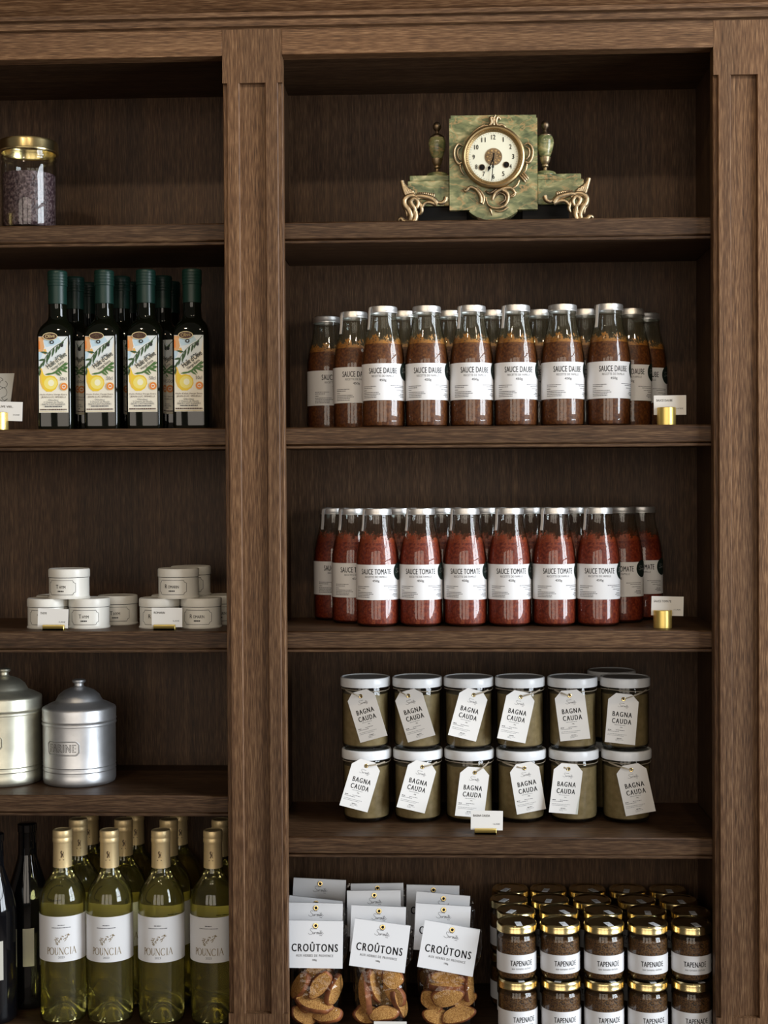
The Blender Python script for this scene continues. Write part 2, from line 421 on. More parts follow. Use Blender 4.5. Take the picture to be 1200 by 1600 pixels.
def logo(sc):
    """the shop's handwritten mark: small line, flowing script, small line"""
    s1 = smooth([(0.9, 8.8), (0.2, 10), (-1.2, 9.2), (-1.0, 7.6), (0.6, 6.4), (1.0, 4.8), (-0.4, 3.8), (-2.6, 4.2), (-3.4, 5.2)])
    s2 = smooth([(1.7, 6.2), (1.6, 4.6), (2.3, 4.3), (3.0, 6.1), (3.1, 4.4), (3.8, 5.4), (4.0, 6.2), (4.5, 5.8), (5.2, 6.0), (5.6, 6.1), (5.3, 4.6), (6.0, 4.2), (6.8, 5.2), (6.3, 6.2),
                 (6.2, 5.0), (6.9, 6.0), (7.3, 5.8), (7.3, 4.5), (7.9, 4.4), (8.4, 6.1), (8.3, 4.4), (9.0, 4.8), (9.8, 8.2), (9.4, 4.6), (9.9, 4.3), (10.6, 5.2), (11.2, 6.0), (10.7, 6.2), (10.5, 4.9), (11.2, 4.3), (12.6, 5.2)])
    sh = [stroke(s1, 0.34), stroke(s2, 0.30), stroke([(8.9, 7.0), (10.9, 7.3)], 0.25), stroke([(8.2, 7.4), (8.5, 7.6)], 0.35)]
    for a, b in ((1.8, 3.0), (3.3, 4.0), (4.3, 5.6)): sh.append(rect(a, b, 9.2, 9.75))
    for a, b in ((8.4, 9.4), (9.7, 11.0)): sh.append(rect(a, b, 2.5, 3.0))
    vs, fs = joined(sh)
    return [((x - 4.8) * sc, (y - 6.2) * sc) for x, y in vs], fs
def cyl(rad, th0, z0):
    return lambda x, y, off: ((rad + off) * math.sin(th0 + x / rad), -(rad + off) * math.cos(th0 + x / rad), z0 + y)
def plane(c, rt=(1, 0, 0), up=(0, 0, 1)):
    c = Vector(c); rt = Vector(rt).normalized(); up = Vector(up).normalized(); nn = rt.cross(up)
    return lambda x, y, off: tuple(c + rt * x + up * y + nn * off)

# ------------------------------------------------------------------ the setting
def struct(name, mb, **k):
    o = mb.build(name, **k); o['kind'] = 'structure'; return o
f_ = MB(); f_.box(-6, 6, -7, 0.6, -0.1, 0, FLOORM); struct('floor', f_)
f_ = MB(); f_.box(-6, 6, 0.36, 0.6, 0, 3.4, WALLM); struct('wall_back', f_)

# ------------------------------------------------------------------ the oak shelving
T = 0.03; YB = 0.3075
S = {'s1': 2.0123, 's2': 1.6657, 's3': 1.3204, 's4': 0.9718, 't4': 1.0407}
BASE = 0.630
unit = thing('wall_shelving', 'dark stained oak wall shelving with panelled uprights and cornice, holding all the goods', 'shelving')
LIN, RIN, LIN2, RIN2 = -0.2869, 0.4732, -1.101, -0.3425      # inner faces of the side boards of the two bays
def pilaster(x0, x1, name='upright'):
    """x0..x1 outer edges; rebated corners and a sunk panel"""
    z0, z1, zt, zb = 0.0, 2.3282, 2.2393, 0.6796
    a, b = x0 + 0.0068, x1 - 0.0068
    pa, pb = a + 0.0216, b - 0.0222
    m = MB(); c = 0.0016
    m.box(x0, x1, 0, T, zt, z1, WV); m.box(x0, x1, 0, T, z0, zb, WV)
    half = [(x0, T), (x0, 0.0080), (x0 + c * 0.6, 0.0070), (a, 0.0070), (a, c), (a + c, 0), (pa - c, 0), (pa, c), (pa, 0.0090)]
    pr = half + [(pb, 0.0090), (pb, c), (pb + c, 0), (b - c, 0), (b, c), (b, 0.0070), (x1 - c * 0.6, 0.0070), (x1, 0.0080), (x1, T)]
    n = len(pr)
    m.add([(x, y, zb) for x, y in pr] + [(x, y, zt) for x, y in pr], [(i, (i + 1) % n, n + (i + 1) % n, n + i) for i in range(n)], WV)
    m.add([(pa, 0.0090, zb + 0.0016), (pb, 0.0090, zb + 0.0016), (pb, 0.0004, zb - 0.0002), (pa, 0.0004, zb - 0.0002)], [(3, 2, 1, 0)], WV)
    return m.build(name, unit, angle=20)
pilaster(-0.3645, -0.2647)
pilaster(0.4487, 0.5485)
pilaster(-1.1785, -1.0785)
for xa, xb in ((RIN2, LIN), (RIN, 0.53), (-1.16, LIN2)):
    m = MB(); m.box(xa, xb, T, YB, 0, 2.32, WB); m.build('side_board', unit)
for xa, xb in ((LIN, RIN), (LIN2, RIN2)):
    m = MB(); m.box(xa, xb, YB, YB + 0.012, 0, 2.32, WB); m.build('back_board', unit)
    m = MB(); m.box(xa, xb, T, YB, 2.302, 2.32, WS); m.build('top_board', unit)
for xa, xb in ((-0.2647, 0.4487), (-1.0785, -0.3645)):
    m = MB(); m.box(xa, xb, 0.0, T, 2.285, 2.3282, WH); m.build('header_rail', unit, bevel=0.0008, bseg=1)
def cornice():
    # profile (y, z) climbing from the header: groove, two fillets, sloping frieze, cove out to the crown
    pr = [(T, 2.3282), (0.004, 2.3282), (0.004, 2.3310), (-0.004, 2.3325), (-0.0045, 2.3420), (-0.001, 2.3432), (-0.001, 2.3452), (-0.010, 2.3462), (-0.0105, 2.3535), (-0.005, 2.3550),
          (-0.008, 2.3580), (-0.026, 2.375), (-0.048, 2.395), (-0.085, 2.43), (-0.09, 2.47), (T, 2.47)]
    m = MB(); n = len(pr)
    vs = [(x, y, z) for x in (-1.2, 0.62) for y, z in pr]
    fs = [(i, (i + 1) % n, n + (i + 1) % n, n + i) for i in range(n)] + [tuple(range(n)), tuple(range(2 * n - 1, n - 1, -1))]
    m.add(vs, fs, WH)
    return m.build('cornice', unit, angle=25)
cornice()
def shelf(xa, xb, z, name='shelf', y0=T):
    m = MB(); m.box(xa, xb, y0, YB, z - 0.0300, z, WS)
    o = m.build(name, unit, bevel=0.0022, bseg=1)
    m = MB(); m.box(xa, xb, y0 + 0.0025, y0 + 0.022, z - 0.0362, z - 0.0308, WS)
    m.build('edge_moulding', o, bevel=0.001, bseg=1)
    return o
for z in (S['s1'], S['s2'], S['s3'], S['s4']): shelf(LIN, RIN, z)
for z in (S['s1'], S['s2'], S['s3'], S['t4']): shelf(LIN2, RIN2, z)
for xa, xb in ((LIN, RIN), (LIN2, RIN2)):
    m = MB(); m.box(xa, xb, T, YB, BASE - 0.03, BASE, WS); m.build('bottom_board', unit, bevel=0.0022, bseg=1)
    m = MB(); m.box(xa, xb, 0.008, T, 0.1, BASE - 0.03, WV); m.build('base_panel', unit, bevel=0.001)
m = MB(); m.box(-1.17, 0.54, 0.04, 0.30, 0.0, 0.10, WH); m.build('plinth', unit)

# ------------------------------------------------------------------ sauce bottles
BP = [(0.030, 0.0), (0.0355, 0.0022), (0.0378, 0.007), (0.0382, 0.014), (0.0382, 0.112), (0.0376, 0.122), (0.0362, 0.133), (0.0338, 0.146), (0.0305, 0.159), (0.0275, 0.171), (0.0252, 0.182), (0.0242, 0.191), (0.0240, 0.196), (0.0240, 0.2005)]
def rad_at(z):
    for (r0, z0), (r1, z1) in zip(BP, BP[1:]):
        if z0 <= z <= z1: return r0 + (r1 - r0) * (z - z0) / max(z1 - z0, 1e-9)
    return BP[-1][0]
NAMES = ['first', 'second', 'third', 'fourth', 'fifth', 'sixth', 'seventh']
def sauce_bottle(kind, title, sauce, rim, fill, resid):
    t = thing('sauce_bottle', '', 'sauce bottle', group=f'bottles of {kind} sauce on one shelf')
    g = MB(); g.lathe([(0, 0.0008)] + BP, CLEAR, 48); g.build('glass_bottle', t)
    c = MB()
    zs = [0.002, 0.006, 0.012] + [0.02 + i * (fill - 0.02) / 14 for i in range(15)]
    prof = [(0, 0.002), (0.029, 0.002)] + [(rad_at(z) - 0.0012, z) for z in zs[1:]] + [(0, fill)]
    c.lathe(prof, sauce, 40)
    c.build('sauce', t)
    # smear of sauce left on the inside of the shoulder above the fill
    s_ = MB()
    top = 0.197
    s_.lathe([(rad_at(fill - 0.001 + (top - fill) * q / 16) - 0.0009, fill - 0.001 + (top - fill) * q / 16) for q in range(17)], rim, 48)
    s_.build('sauce_residue', t)
    l = MB(); l.lathe([(0.0246, 0.1985), (0.0255, 0.199), (0.0257, 0.2005), (0.0252, 0.2012), (0.0254, 0.2070), (0.0247, 0.2095), (0.0225, 0.2102), (0.0215, 0.2096), (0, 0.2098)], STEEL, 48)
    l.build('lid', t)
    lb = MB(); RL = 0.03835; z0 = 0.0795; mp = cyl(RL, 0, z0); hh = 0.0312; arc = 1.72 * RL
    lb.flat(rect(-arc, arc, -hh, hh, 60), mp, PAPER)
    o = 0.00016
    lb.flat(shift(text(title, 0.0525 if kind == 'daube' else 0.0560, 0.0098, 0.026, 1.10), 0, 0.0190), mp, INK, o)
    lb.flat(shift(text('RECETTE DE FAMILLE', 0.041, 0.0036, 0.010, 1.08), 0, 0.0098), mp, GREY, o)
    lb.flat(shift(text('450g', 0.0125, 0.0052, 0.01), 0, 0.0022), mp, INK, o)
    lb.flat(small_print(-0.040, -0.006, -0.0075, 2, 0.0030, 0.0011, 3), mp, GREY, o)
    lb.flat(small_print(-0.040, -0.024, -0.0145, 1, 0.003, 0.0011, 4), mp, INK, o)
    lb.flat(small_print(-0.040, -0.004, -0.0180, 4, 0.0028, 0.0011, 5), mp, GREY, o)
    lb.flat(small_print(0.012, 0.046, -0.0065, 2, 0.0028, 0.0010, 6, True), mp, GREY, o)
    lb.flat(small_print(0.020, 0.046, -0.0135, 2, 0.0028, 0.0010, 7, True), mp, GREY, o)
    lb.flat(small_print(0.030, 0.046, -0.0205, 3, 0.0025, 0.0010, 8, True), mp, INK, o)
    lb.build('label', t)
    sl = MB(); ms = cyl(0.03875, 1.30, 0.0985)
    sl.flat(disc_strips(0.0158), ms, SEALM)
    sl.flat(shift(logo(0.00125), 0, 0.0005), ms, PALE, 0.0001)
    sl.build('round_sticker', t)
    tp = MB()
    path = [(0.010, 0.2106), (0.020, 0.2106), (0.0258, 0.2085), (0.0272, 0.203), (0.0276, 0.195), (0.0280, 0.186), (0.0288, 0.178), (0.0300, 0.1705)]
    w_ = 0.0034; vs = []
    for r_, z_ in path: vs += [(r_, -w_, z_), (r_, w_, z_), (r_ - 0.0003, -w_, z_ - 0.0003), (r_ - 0.0003, w_, z_ - 0.0003)]
    fs = []
    for i in range(len(path) - 1):
        a, b = i * 4, i * 4 + 4
        fs += [(a, b, b + 1, a + 1), (a + 2, a + 3, b + 3, b + 2), (a, a + 2, b + 2, b), (a + 1, b + 1, b + 3, a + 3)]
    tp.add(vs, fs, PAPER)
    tp.build('tear_strip', t, rot=(0, 0, R(-150)))
    return t
def sauce_rows(kind, title, sauce, rim, fill, resid, z, rows, rots, strips, zs):
    p = sauce_bottle(kind, title, sauce, rim, fill, resid); used = []
    ys = (0.1345, 0.2020, 0.2690)
    for r_, xs in enumerate(rows):
        for i, x in enumerate(xs):
            if r_ == 0: lab = f'{kind} sauce bottle, {NAMES[i]} from the left in the front row'
            elif r_ == 1:
                lab = f'{kind} sauce bottle of the second row, seen ' + (f'left of all the front row' if i == 0 else f'right of all the front row' if i == 6 else f'between {NAMES[i-1]} and {NAMES[i]} front bottles')
            else: lab = f'{kind} sauce bottle at the far {"left" if i == 0 else "right"} end, in the rearmost row'
            rz = rots[r_][i]
            place(p, used, (x, ys[r_] + 0.0, z), rz, lab, () if strips[r_][i] or not used else ('tear_strip',), (0.99, 0.99, zs))
D1 = [-0.1037, -0.0270, 0.0516, 0.1290, 0.2106, 0.2909]; D2 = [-0.1597, -0.0682, 0.0138, 0.0910, 0.1737, 0.2562, 0.3373]; D3 = [-0.2137, 0.3748]
T1 = [-0.1158, -0.0396, 0.0387, 0.1162, 0.1946, 0.2712]; T2 = [-0.1641, -0.0794, -0.0030, 0.0778, 0.1572, 0.2362, 0.3212]; T3 = [-0.2028, 0.3657]
sauce_rows('daube', 'SAUCE DAUBE', DAUBE, DAUBE_OIL, 0.146, 0.156, S['s2'], (D1, D2, D3),
           ([0.02, 0.06, 0.14, 0.10, 0.17, 0.12], [0.18, 0.1, 0.2, 0.0, 0.1, 0.15, -0.12], [0.5, -0.2]),
           ([1, 0, 1, 1, 0, 1], [1, 0, 0, 0, 0, 0, 0], [0, 0]), 1.022)
sauce_rows('tomato', 'SAUCE TOMATE', TOMATO, TOMATO_RIM, 0.150, 0.160, S['s3'], (T1, T2, T3),
           ([-0.03, 0.0, -0.02, 0.06, 0.12, -0.03], [0.2, 0.1, 0, 0.1, 0.0, 0.1, -0.3], [0.3, -0.25]),
           ([1, 1, 1, 1, 1, 1], [1, 1, 1, 1, 1, 1, 0], [1, 0]), 0.982)

# ------------------------------------------------------------------ bagna cauda jars
BJ = 0.1275
def bagna_jar():
    t = thing('preserve_jar', '', 'jar', group='jars of bagna cauda in two layers')
    g = MB(); g.lathe([(0, 0.001), (0.034, 0.0), (0.0395, 0.003), (0.0418, 0.009), (0.0420, 0.098), (0.0418, 0.1055), (0.0412, 0.1090), (0.0412, 0.1120)], JARGLASS, 48); g.build('glass_jar', t)
    c = MB(); c.lathe([(0, 0.006), (0.034, 0.006), (0.0392, 0.009), (0.0404, 0.014), (0.0405, 0.0985), (0, 0.0987)], BAGNA, 40); c.build('contents', t)
    l = MB(); l.lathe([(0.0425, 0.1110), (0.0440, 0.1112), (0.0444, 0.1130), (0.0444, 0.1245), (0.0436, 0.1265), (0.0420, 0.1273), (0.0405, 0.1266), (0.0395, 0.1258), (0, 0.1258)],
                      WHITELID, 48, mats=[WHITELID] * 7 + [GREYTOP]); l.build('lid', t)
    return t
def bagna_tag(t, dx, dz, ang, yaw, side):
    """hanging card; dx, dz: eyelet relative to the jar base centre"""
    y = -0.0472
    d = MB(); mp = plane((0, 0, 0)); W = 0.0262; L = 0.0785; tp = 0.0095
    pts = [(-W, -L), (W, -L), (W, -0.0025), (W - 0.0125, tp), (-W + 0.0125, tp), (-W, -0.0025)]
    d.prism(pts, mp, TAGP, -0.0004, 0)
    o = 0.00015
    d.flat(shift(logo(0.00118), 0.001, -0.0115), mp, GREY, o)
    d.flat(shift(text('BAGNA', 0.0335, 0.0086, 0.034, 1.30), 0, -0.0270), mp, INK, o)
    d.flat(shift(text('CAUDA', 0.0335, 0.0086, 0.034, 1.30), 0, -0.0392), mp, INK, o)
    d.flat(small_print(-0.012, 0.012, -0.0462, 1, 0.002, 0.0010, 2), mp, PALE, o)
    d.flat(shift(text('200g', 0.0042, 0.0020, 0.01), 0, -0.0500), mp, INK, o)
    d.flat(small_print(-0.0225, -0.011, -0.0555, 1, 0.003, 0.0012, 3), mp, INK, o)
    d.flat(small_print(-0.009, 0.0225, -0.0552, 1, 0.003, 0.0008, 3), mp, GREY, o)
    d.flat(small_print(-0.0225, 0.016, -0.0580, 1, 0.003, 0.0008, 4), mp, GREY, o)
    d.flat(small_print(-0.0225, 0.014, -0.0625, 2, 0.0025, 0.0008, 5), mp, PALE, o)
    d.flat(small_print(-0.006, 0.006, -0.0695, 1, 0.0025, 0.0010, 6), mp, INK, o)
    d.flat(small_print(-0.008, 0.008, -0.0718, 2, 0.0022, 0.0008, 7), mp, PALE, o)
    ob = d.build('hang_tag', t, loc=(dx, y, dz)); ob.rotation_euler = (R(2), ang, yaw)
    e = MB(); pr = [(0.0016, 0), (0.0018, 0.0007), (0.0030, 0.0009), (0.0037, 0.0004), (0.0038, 0)]
    e.lathe([(r_, z_) for r_, z_ in pr[::-1]], GOLD, 24)
    e.lathe([(0.0017, 0.00005), (0, 0.0001)], INK, 24)
    e.build('eyelet', ob, rot=(R(90), 0, 0))
    # twine round the neck and down to the eyelet
    w_ = MB(); n = 48; rr = 0.0428; zt = 0.1060
    w_.tube([(rr * math.cos(2 * PI * i / n), rr * math.sin(2 * PI * i / n), zt + 0.0015 * math.sin(4 * PI * i / n)) for i in range(n + 1)], 0.0006, TWINE, 6)
    ex, ez = dx, dz
    th = side * R(52); px, py = 0.0430 * math.sin(th), -0.0430 * math.cos(th)
    w_.tube(smooth([(ex, y - 0.0008, ez), (ex + (px - ex) * 0.35, y - 0.0022, ez + (zt - ez) * 0.35), (ex + (px - ex) * 0.75, (y + py) / 2 - 0.005, ez + (zt - ez) * 0.75), (px, py, zt)]), 0.0007, TWINE, 6)
    w_.tube(smooth([(ex, y - 0.0008, ez), (ex + (px - ex) * 0.35, y - 0.0018, ez + (zt - ez) * 0.35 + 0.0012), (ex + (px - ex) * 0.75, (y + py) / 2 - 0.004, ez + (zt - ez) * 0.75 + 0.0015), (px, py, zt + 0.0012)]), 0.0006, TWINE, 6)
    w_.build('twine', t)
    return ob
BX = ([-0.1388, -0.0471, 0.0444, 0.1368, 0.2300, 0.3229], [-0.1404, -0.0475, 0.0439, 0.1351, 0.2282, 0.3211])
BT = ([(-0.1369, 1.0748, -17, 14, 1), (-0.0384, 1.0731, -15.5, 14, 1), (0.0534, 1.0634, -7, 12, 1), (0.1398, 1.0713, 9.5, 8, -1), (0.2166, 1.0700, -6.5, 12, -1), (0.3255, 1.0689, 12, -8, -1)],
      [(-0.1461, 1.1974, 17, -16, -1), (-0.0623, 1.1982, 17, -16, -1), (0.0522, 1.1996, -15.5, 14, 1), (0.1342, 1.1962, -12.5, 14, 1), (0.2191, 1.1985, 7, -8, -1), (0.3128, 1.1923, -5, -8, 1)])
pj = bagna_jar(); first = True
for lay in (0, 1):
    for i in range(6):
        loc = (BX[lay][i], 0.168, S['s4'] + lay * (BJ + 0.0002))
        lab = f'bagna cauda jar, {NAMES[i]} from the left in the {"bottom" if lay == 0 else "top"} layer'
        j = dup(pj, loc, 0, lab)
        hx, hz, an, yw, sd = BT[lay][i]
        bagna_tag(j, hx - loc[0], hz - loc[2], R(-an), R(yw), sd)
for lay in (0, 1):
    loc = (0.3080, 0.2600, S['s4'] + lay * (BJ + 0.0002))
    lab = ('rear bagna cauda jar, only its lid showing behind the last top jar', 'bagna cauda jar hidden in the back, under the only rear jar')[1 - lay]
    if lay == 1: pj.location = loc; pj['label'] = lab
    else: dup(pj, loc, 0, lab)

# ------------------------------------------------------------------ tapenade jars
TH = 0.0965
def tap_jar():
    t = thing('tapenade_jar', '', 'jar', group='stacked jars of tapenade')
    g = MB(); g.lathe([(0, 0.001), (0.027, 0.0), (0.0315, 0.002), (0.0335, 0.007), (0.0337, 0.066), (0.0330, 0.0705), (0.0312, 0.0745), (0.0308, 0.078), (0.0312, 0.082)], JARGLASS, 44); g.build('glass_jar', t)
    c = MB(); c.lathe([(0, 0.003), (0.027, 0.003), (0.0308, 0.005), (0.0324, 0.009), (0.0325, 0.0655), (0.031, 0.0700), (0, 0.0705)], TAPEN, 40); c.build('contents', t)
    l = MB(); l.lathe([(0.0325, 0.0808), (0.0343, 0.0810), (0.0346, 0.0826), (0.0341, 0.0836), (0.0342, 0.0905), (0.0335, 0.0935), (0.0315, 0.0952), (0.0290, 0.0950), (0.0275, 0.0935), (0, 0.0938)], GOLD, 44); l.build('lid', t)
    lb = MB(); mp = cyl(0.03385, 0, 0.0303); hh = 0.0157
    lb.flat(rect(-0.062, 0.062, -hh, hh, 48), mp, PAPER)
    lb.flat(shift(text('TAPENADE', 0.0395, 0.0088, 0.028, 1.08), 0.002, 0.0015), mp, INK, 0.00015)
    lb.flat(shift(text('aux tomates séchées', 0.0345, 0.0036, 0.0), 0.002, -0.0075), mp, GREY, 0.00015)
    lb.build('label', t)
    s_ = MB(); mp = plane((0, 0, 0.0958), (1, 0, 0), (0, 1, 0))
    s_.prism([(-0.0052, -0.0125), (0.0052, -0.0125), (0.0052, 0.009), (-0.0052, 0.009)], plane((0, -0.0185, 0.0954), (1, 0, 0), (0, 1, 0)), PAPER, -0.0003, 0.0002)
    s_.flat(small_print(-0.0035, 0.0035, 0.0015, 2, 0.003, 0.0012, 4), plane((0, -0.0185, 0.0954), (1, 0, 0), (0, 1, 0)), GREY, 0.0004)
    s_.build('date_sticker', t)
    return t
tp_ = tap_jar(); used = []
TY = (0.0640, 0.1335, 0.2030, 0.2722)
TX1 = ([0.1221, 0.1963, 0.2709, 0.3452, 0.4189], [0.1244, 0.1996, 0.2774, 0.3533, 0.4296], [0.1151, 0.1896, 0.2649, 0.3447, 0.4196], [0.1211, 0.1911, 0.2631, 0.3374, 0.4109])
TX0 = ([0.1237, 0.1979, 0.2709, 0.3448, 0.4195], TX1[1], TX1[2], TX1[3])
rnd = random.Random(5)
ROW = ('front row', 'second row', 'third row', 'rearmost row')
for lay, TX in ((1, TX1), (0, TX0)):
    for r_ in range(4):
        for i in range(5):
            rz = ([0.16, 0.16, 0.07, 0.05, -0.02] if lay else [0.25, 0.08, 0.13, 0.16, 0.05])[i] if r_ == 0 else rnd.uniform(-0.5, 0.5)
            lab = f'tapenade jar, {"top" if lay else "bottom"} layer, {ROW[r_]}, {NAMES[i]} from the left'
            o = place(tp_, used, (TX[r_][i], TY[r_], BASE + lay * (TH - 0.0006)), rz, lab)
            for ch in o.children:
                if ch.name.startswith('date_sticker'): ch.rotation_euler = (0, 0, rnd.uniform(-0.5, 0.5) - rz)

# ------------------------------------------------------------------ bags of croutons
def crouton_mesh(seed, a, b, th):
    rnd = random.Random(seed); m = MB(); seg = 28
    ph = [rnd.uniform(0, 6.28) for _ in range(4)]
    prof = [(0, -th), (0.55, -th), (0.90, -th * 0.92), (0.99, -th * 0.6), (1.0, 0), (0.99, th * 0.6), (0.90, th * 0.92), (0.55, th), (0, th)]
    mats = [CRUMB, CRUMB, CRUST, CRUST, CRUST, CRUST, CRUMB, CRUMB]
    m.lathe(prof, CRUST, seg, mats=mats)
    out = []
    for x, y, z in m.v:
        an = math.atan2(y, x); k = 1 + 0.06 * math.sin(2 * an + ph[0]) + 0.045 * math.sin(3 * an + ph[1]) + 0.03 * math.sin(5 * an + ph[2])
        out.append((x * a * k, y * b * k, z + 0.0025 * math.sin(x * 2 + ph[3])))
    m.v = out
    return m
def bag(seed, layout, label, loc, tilt, cdx, cdz, yaw=0.0, sz=1.0):
    t = thing('crouton_bag', label, 'bag of croutons', loc, yaw, 'bags of croutons with white header cards')
    ch = 0.146 + cdz                                      # header card centre above the base
    n = 36; zs = [0, 0.004, 0.012, 0.03, 0.055, 0.08, 0.10, 0.118, 0.14, ch + 0.03]
    wd = [0.036, 0.040, 0.0425, 0.0435, 0.044, 0.0435, 0.0430, 0.0450, 0.0500, 0.0495]
    dp = [0.014, 0.018, 0.021, 0.023, 0.023, 0.021, 0.017, 0.011, 0.004, 0.0012]
    rnd = random.Random(seed); m = MB(); vs = []
    for z, wx, dy in zip(zs, wd, dp):
        for i in range(n):
            a = 2 * PI * i / n; c, s_ = math.cos(a), math.sin(a)
            x = wx * math.copysign(abs(c) ** 0.6, c); y = dy * math.copysign(abs(s_) ** 0.8, s_)
            j = 0.0016 if 0.01 < z < 0.12 else 0
            vs.append((x + rnd.uniform(-j, j) + (0.007 if z > 0.11 else 0.0) + (rnd.uniform(-0.003, 0.003) if z > 0.11 else 0), y + rnd.uniform(-j, j), z))
    fs = [(k * n + i, k * n + (i + 1) % n, (k + 1) * n + (i + 1) % n, (k + 1) * n + i) for k in range(len(zs) - 1) for i in range(n)]
    fs.append(tuple(range(n - 1, -1, -1)))
    m.add(vs, fs, FILM); 
    m.build('film', t, angle=60)
    # film ears sticking out beside the card
    m = MB()
    W, H = 0.0482, 0.0398; mp = plane((0, 0, 0)); 
    m.prism([(-W, -H), (W, -H), (W, H), (-W, H)], mp, PAPER, 0.0012, 0.0016)
    m.prism([(-W, -H), (W, -H), (W, H), (-W, H)], mp, PAPER, -0.0020, -0.0016)
    m.box(-W, W, -0.0016, 0.0020, H - 0.0006, H, PAPER)
    o = 0.0018
    m.flat(shift(logo(0.00165), 0.002, 0.0205), mp, GREY, o)
    m.flat(shift(text('CROÛTONS', 0.0800, 0.0165, 0.030, 1.26), 0, -0.0040), mp, INK, o)
    m.flat(shift(text('AUX HERBES DE PROVENCE', 0.0640, 0.0040, 0.010, 1.25), 0, -0.0188), mp, GREY, o)
    m.flat(shift(text('100g', 0.0075, 0.0038, 0.012), 0, -0.0265), mp, INK, o)
    card = m.build('header_card', t, loc=(cdx, -0.0115, ch)); card.rotation_euler = (R(-9), tilt, 0)
    e = MB(); e.lathe([(0.0047, 0), (0.0045, 0.0008), (0.0034, 0.0011), (0.0023, 0.0008), (0.0020, 0.0002)], GOLD, 24)
    e.lathe([(0.0021, 0.0002), (0, 0.0003)], INK, 24)
    e.build('eyelet', card, loc=(0.001, -0.0017, 0.0310), rot=(R(90), 0, 0))
    for k, (x, y, z, a, b, rx, ry, rz) in enumerate(layout):
        cm = crouton_mesh(seed * 20 + k, a, b, 0.0062)
        c = cm.build('crouton', t, loc=(x, y, z)); c.rotation_euler = (R(rx), R(ry), R(rz))
    return t
# crouton placements in the bag: x, y, z, half length, half width, rotation (face turned to the front when rx = 90)
LA = [(0.008, -0.009, 0.076, 0.030, 0.0145, 96, -52, 0), (-0.026, -0.002, 0.072, 0.026, 0.015, 75, -58, -35), (0.031, 0.002, 0.062, 0.028, 0.014, 90, -62, 50), (-0.002, -0.006, 0.038, 0.034, 0.014, 30, 18, 0),
      (-0.020, 0.0, 0.020, 0.026, 0.016, 70, 20, 20), (0.020, -0.004, 0.020, 0.028, 0.015, 50, -10, -10), (0.005, 0.008, 0.098, 0.030, 0.016, 90, -35, 0), (-0.022, 0.004, 0.045, 0.025, 0.015, 60, 60, 0)]
LB = [(-0.025, -0.006, 0.060, 0.036, 0.0125, 90, 80, -55), (-0.012, -0.002, 0.072, 0.034, 0.013, 90, 66, 62), (0.021, -0.008, 0.088, 0.021, 0.017, 92, 15, 5), (0.025, -0.003, 0.060, 0.026, 0.015, 85, 55, -30),
      (0.032, 0.002, 0.040, 0.028, 0.013, 85, 60, 50), (0.006, -0.006, 0.024, 0.026, 0.014, 55, -12, 0), (-0.024, 0.004, 0.020, 0.026, 0.016, 70, 20, 20), (0.004, 0.008, 0.100, 0.028, 0.016, 90, 40, 0)]
LC = [(-0.002, -0.008, 0.090, 0.029, 0.0135, 98, 4, 0), (-0.004, -0.005, 0.0735, 0.030, 0.012, 22, -2, 0), (-0.003, -0.010, 0.058, 0.030, 0.0170, 100, -6, 0), (0.033, 0.0, 0.076, 0.030, 0.010, 88, -80, 55), (0.027, 0.003, 0.047, 0.022, 0.013, 75, -30, 20),
      (-0.030, 0.003, 0.045, 0.022, 0.016, 80, 40, -20), (0.016, -0.006, 0.024, 0.030, 0.015, 60, -14, 0), (-0.020, -0.002, 0.018, 0.026, 0.015, 60, 14, 0)]
LBACK = [(0, 0, 0.035, 0.030, 0.018, 80, 10, 0), (0.0, 0.0, 0.075, 0.030, 0.018, 85, -20, 10)]
cro = [
 # x, y, tilt, card dx, card dz (over 0.146), layout, label
 (-0.2246, 0.080, 0.5, 0, 0.0002, LA, 'crouton bag in front, beside the upright, its header card hanging level'),
 (-0.1125, 0.080, 7.5, 0, -0.0012, LB, 'crouton bag in the middle of the front three'),
 (0.0059, 0.080, 10, 0, -0.0048, LC, 'crouton bag in front nearest the tapenade jars, its card slanting most'),
 (-0.2289, 0.131, 1.0, 0, 0.0164, LBACK, 'crouton bag second in line behind the bag beside the upright'),
 (-0.1180, 0.131, 2.0, 0, 0.0115, LBACK, 'crouton bag second in line behind the middle front bag'),
 (-0.0051, 0.131, 3.5, 0, 0.0145, LBACK, 'crouton bag second in line behind the bag nearest the tapenade'),
 (-0.2357, 0.181, 6.0, 0, 0.0107, LBACK, 'crouton bag third in line behind the bag beside the upright'),
 (-0.1271, 0.181, -1.0, 0, 0.0253, LBACK, 'crouton bag third in line behind the middle front bag'),
 (-0.0062, 0.181, 5.0, 0, 0.0203, LBACK, 'crouton bag third in line behind the bag nearest the tapenade'),
 (-0.2311, 0.235, 2.5, 0, 0.0311, LBACK, 'rearmost crouton bag on the left, half its card standing clear'),
 (-0.1238, 0.235, -1.0, 0, 0.0235, LBACK, 'rearmost crouton bag of the middle line'),
 (-0.0225, 0.235, 1.0, 0, 0.0206, LBACK, 'rearmost crouton bag of the right line'),
]
for k, (x, y, tl, cdx, cdz, lay, lab) in enumerate(cro):
    bag(k + 1, lay, lab, (x, y, BASE), R(tl), cdx, cdz)

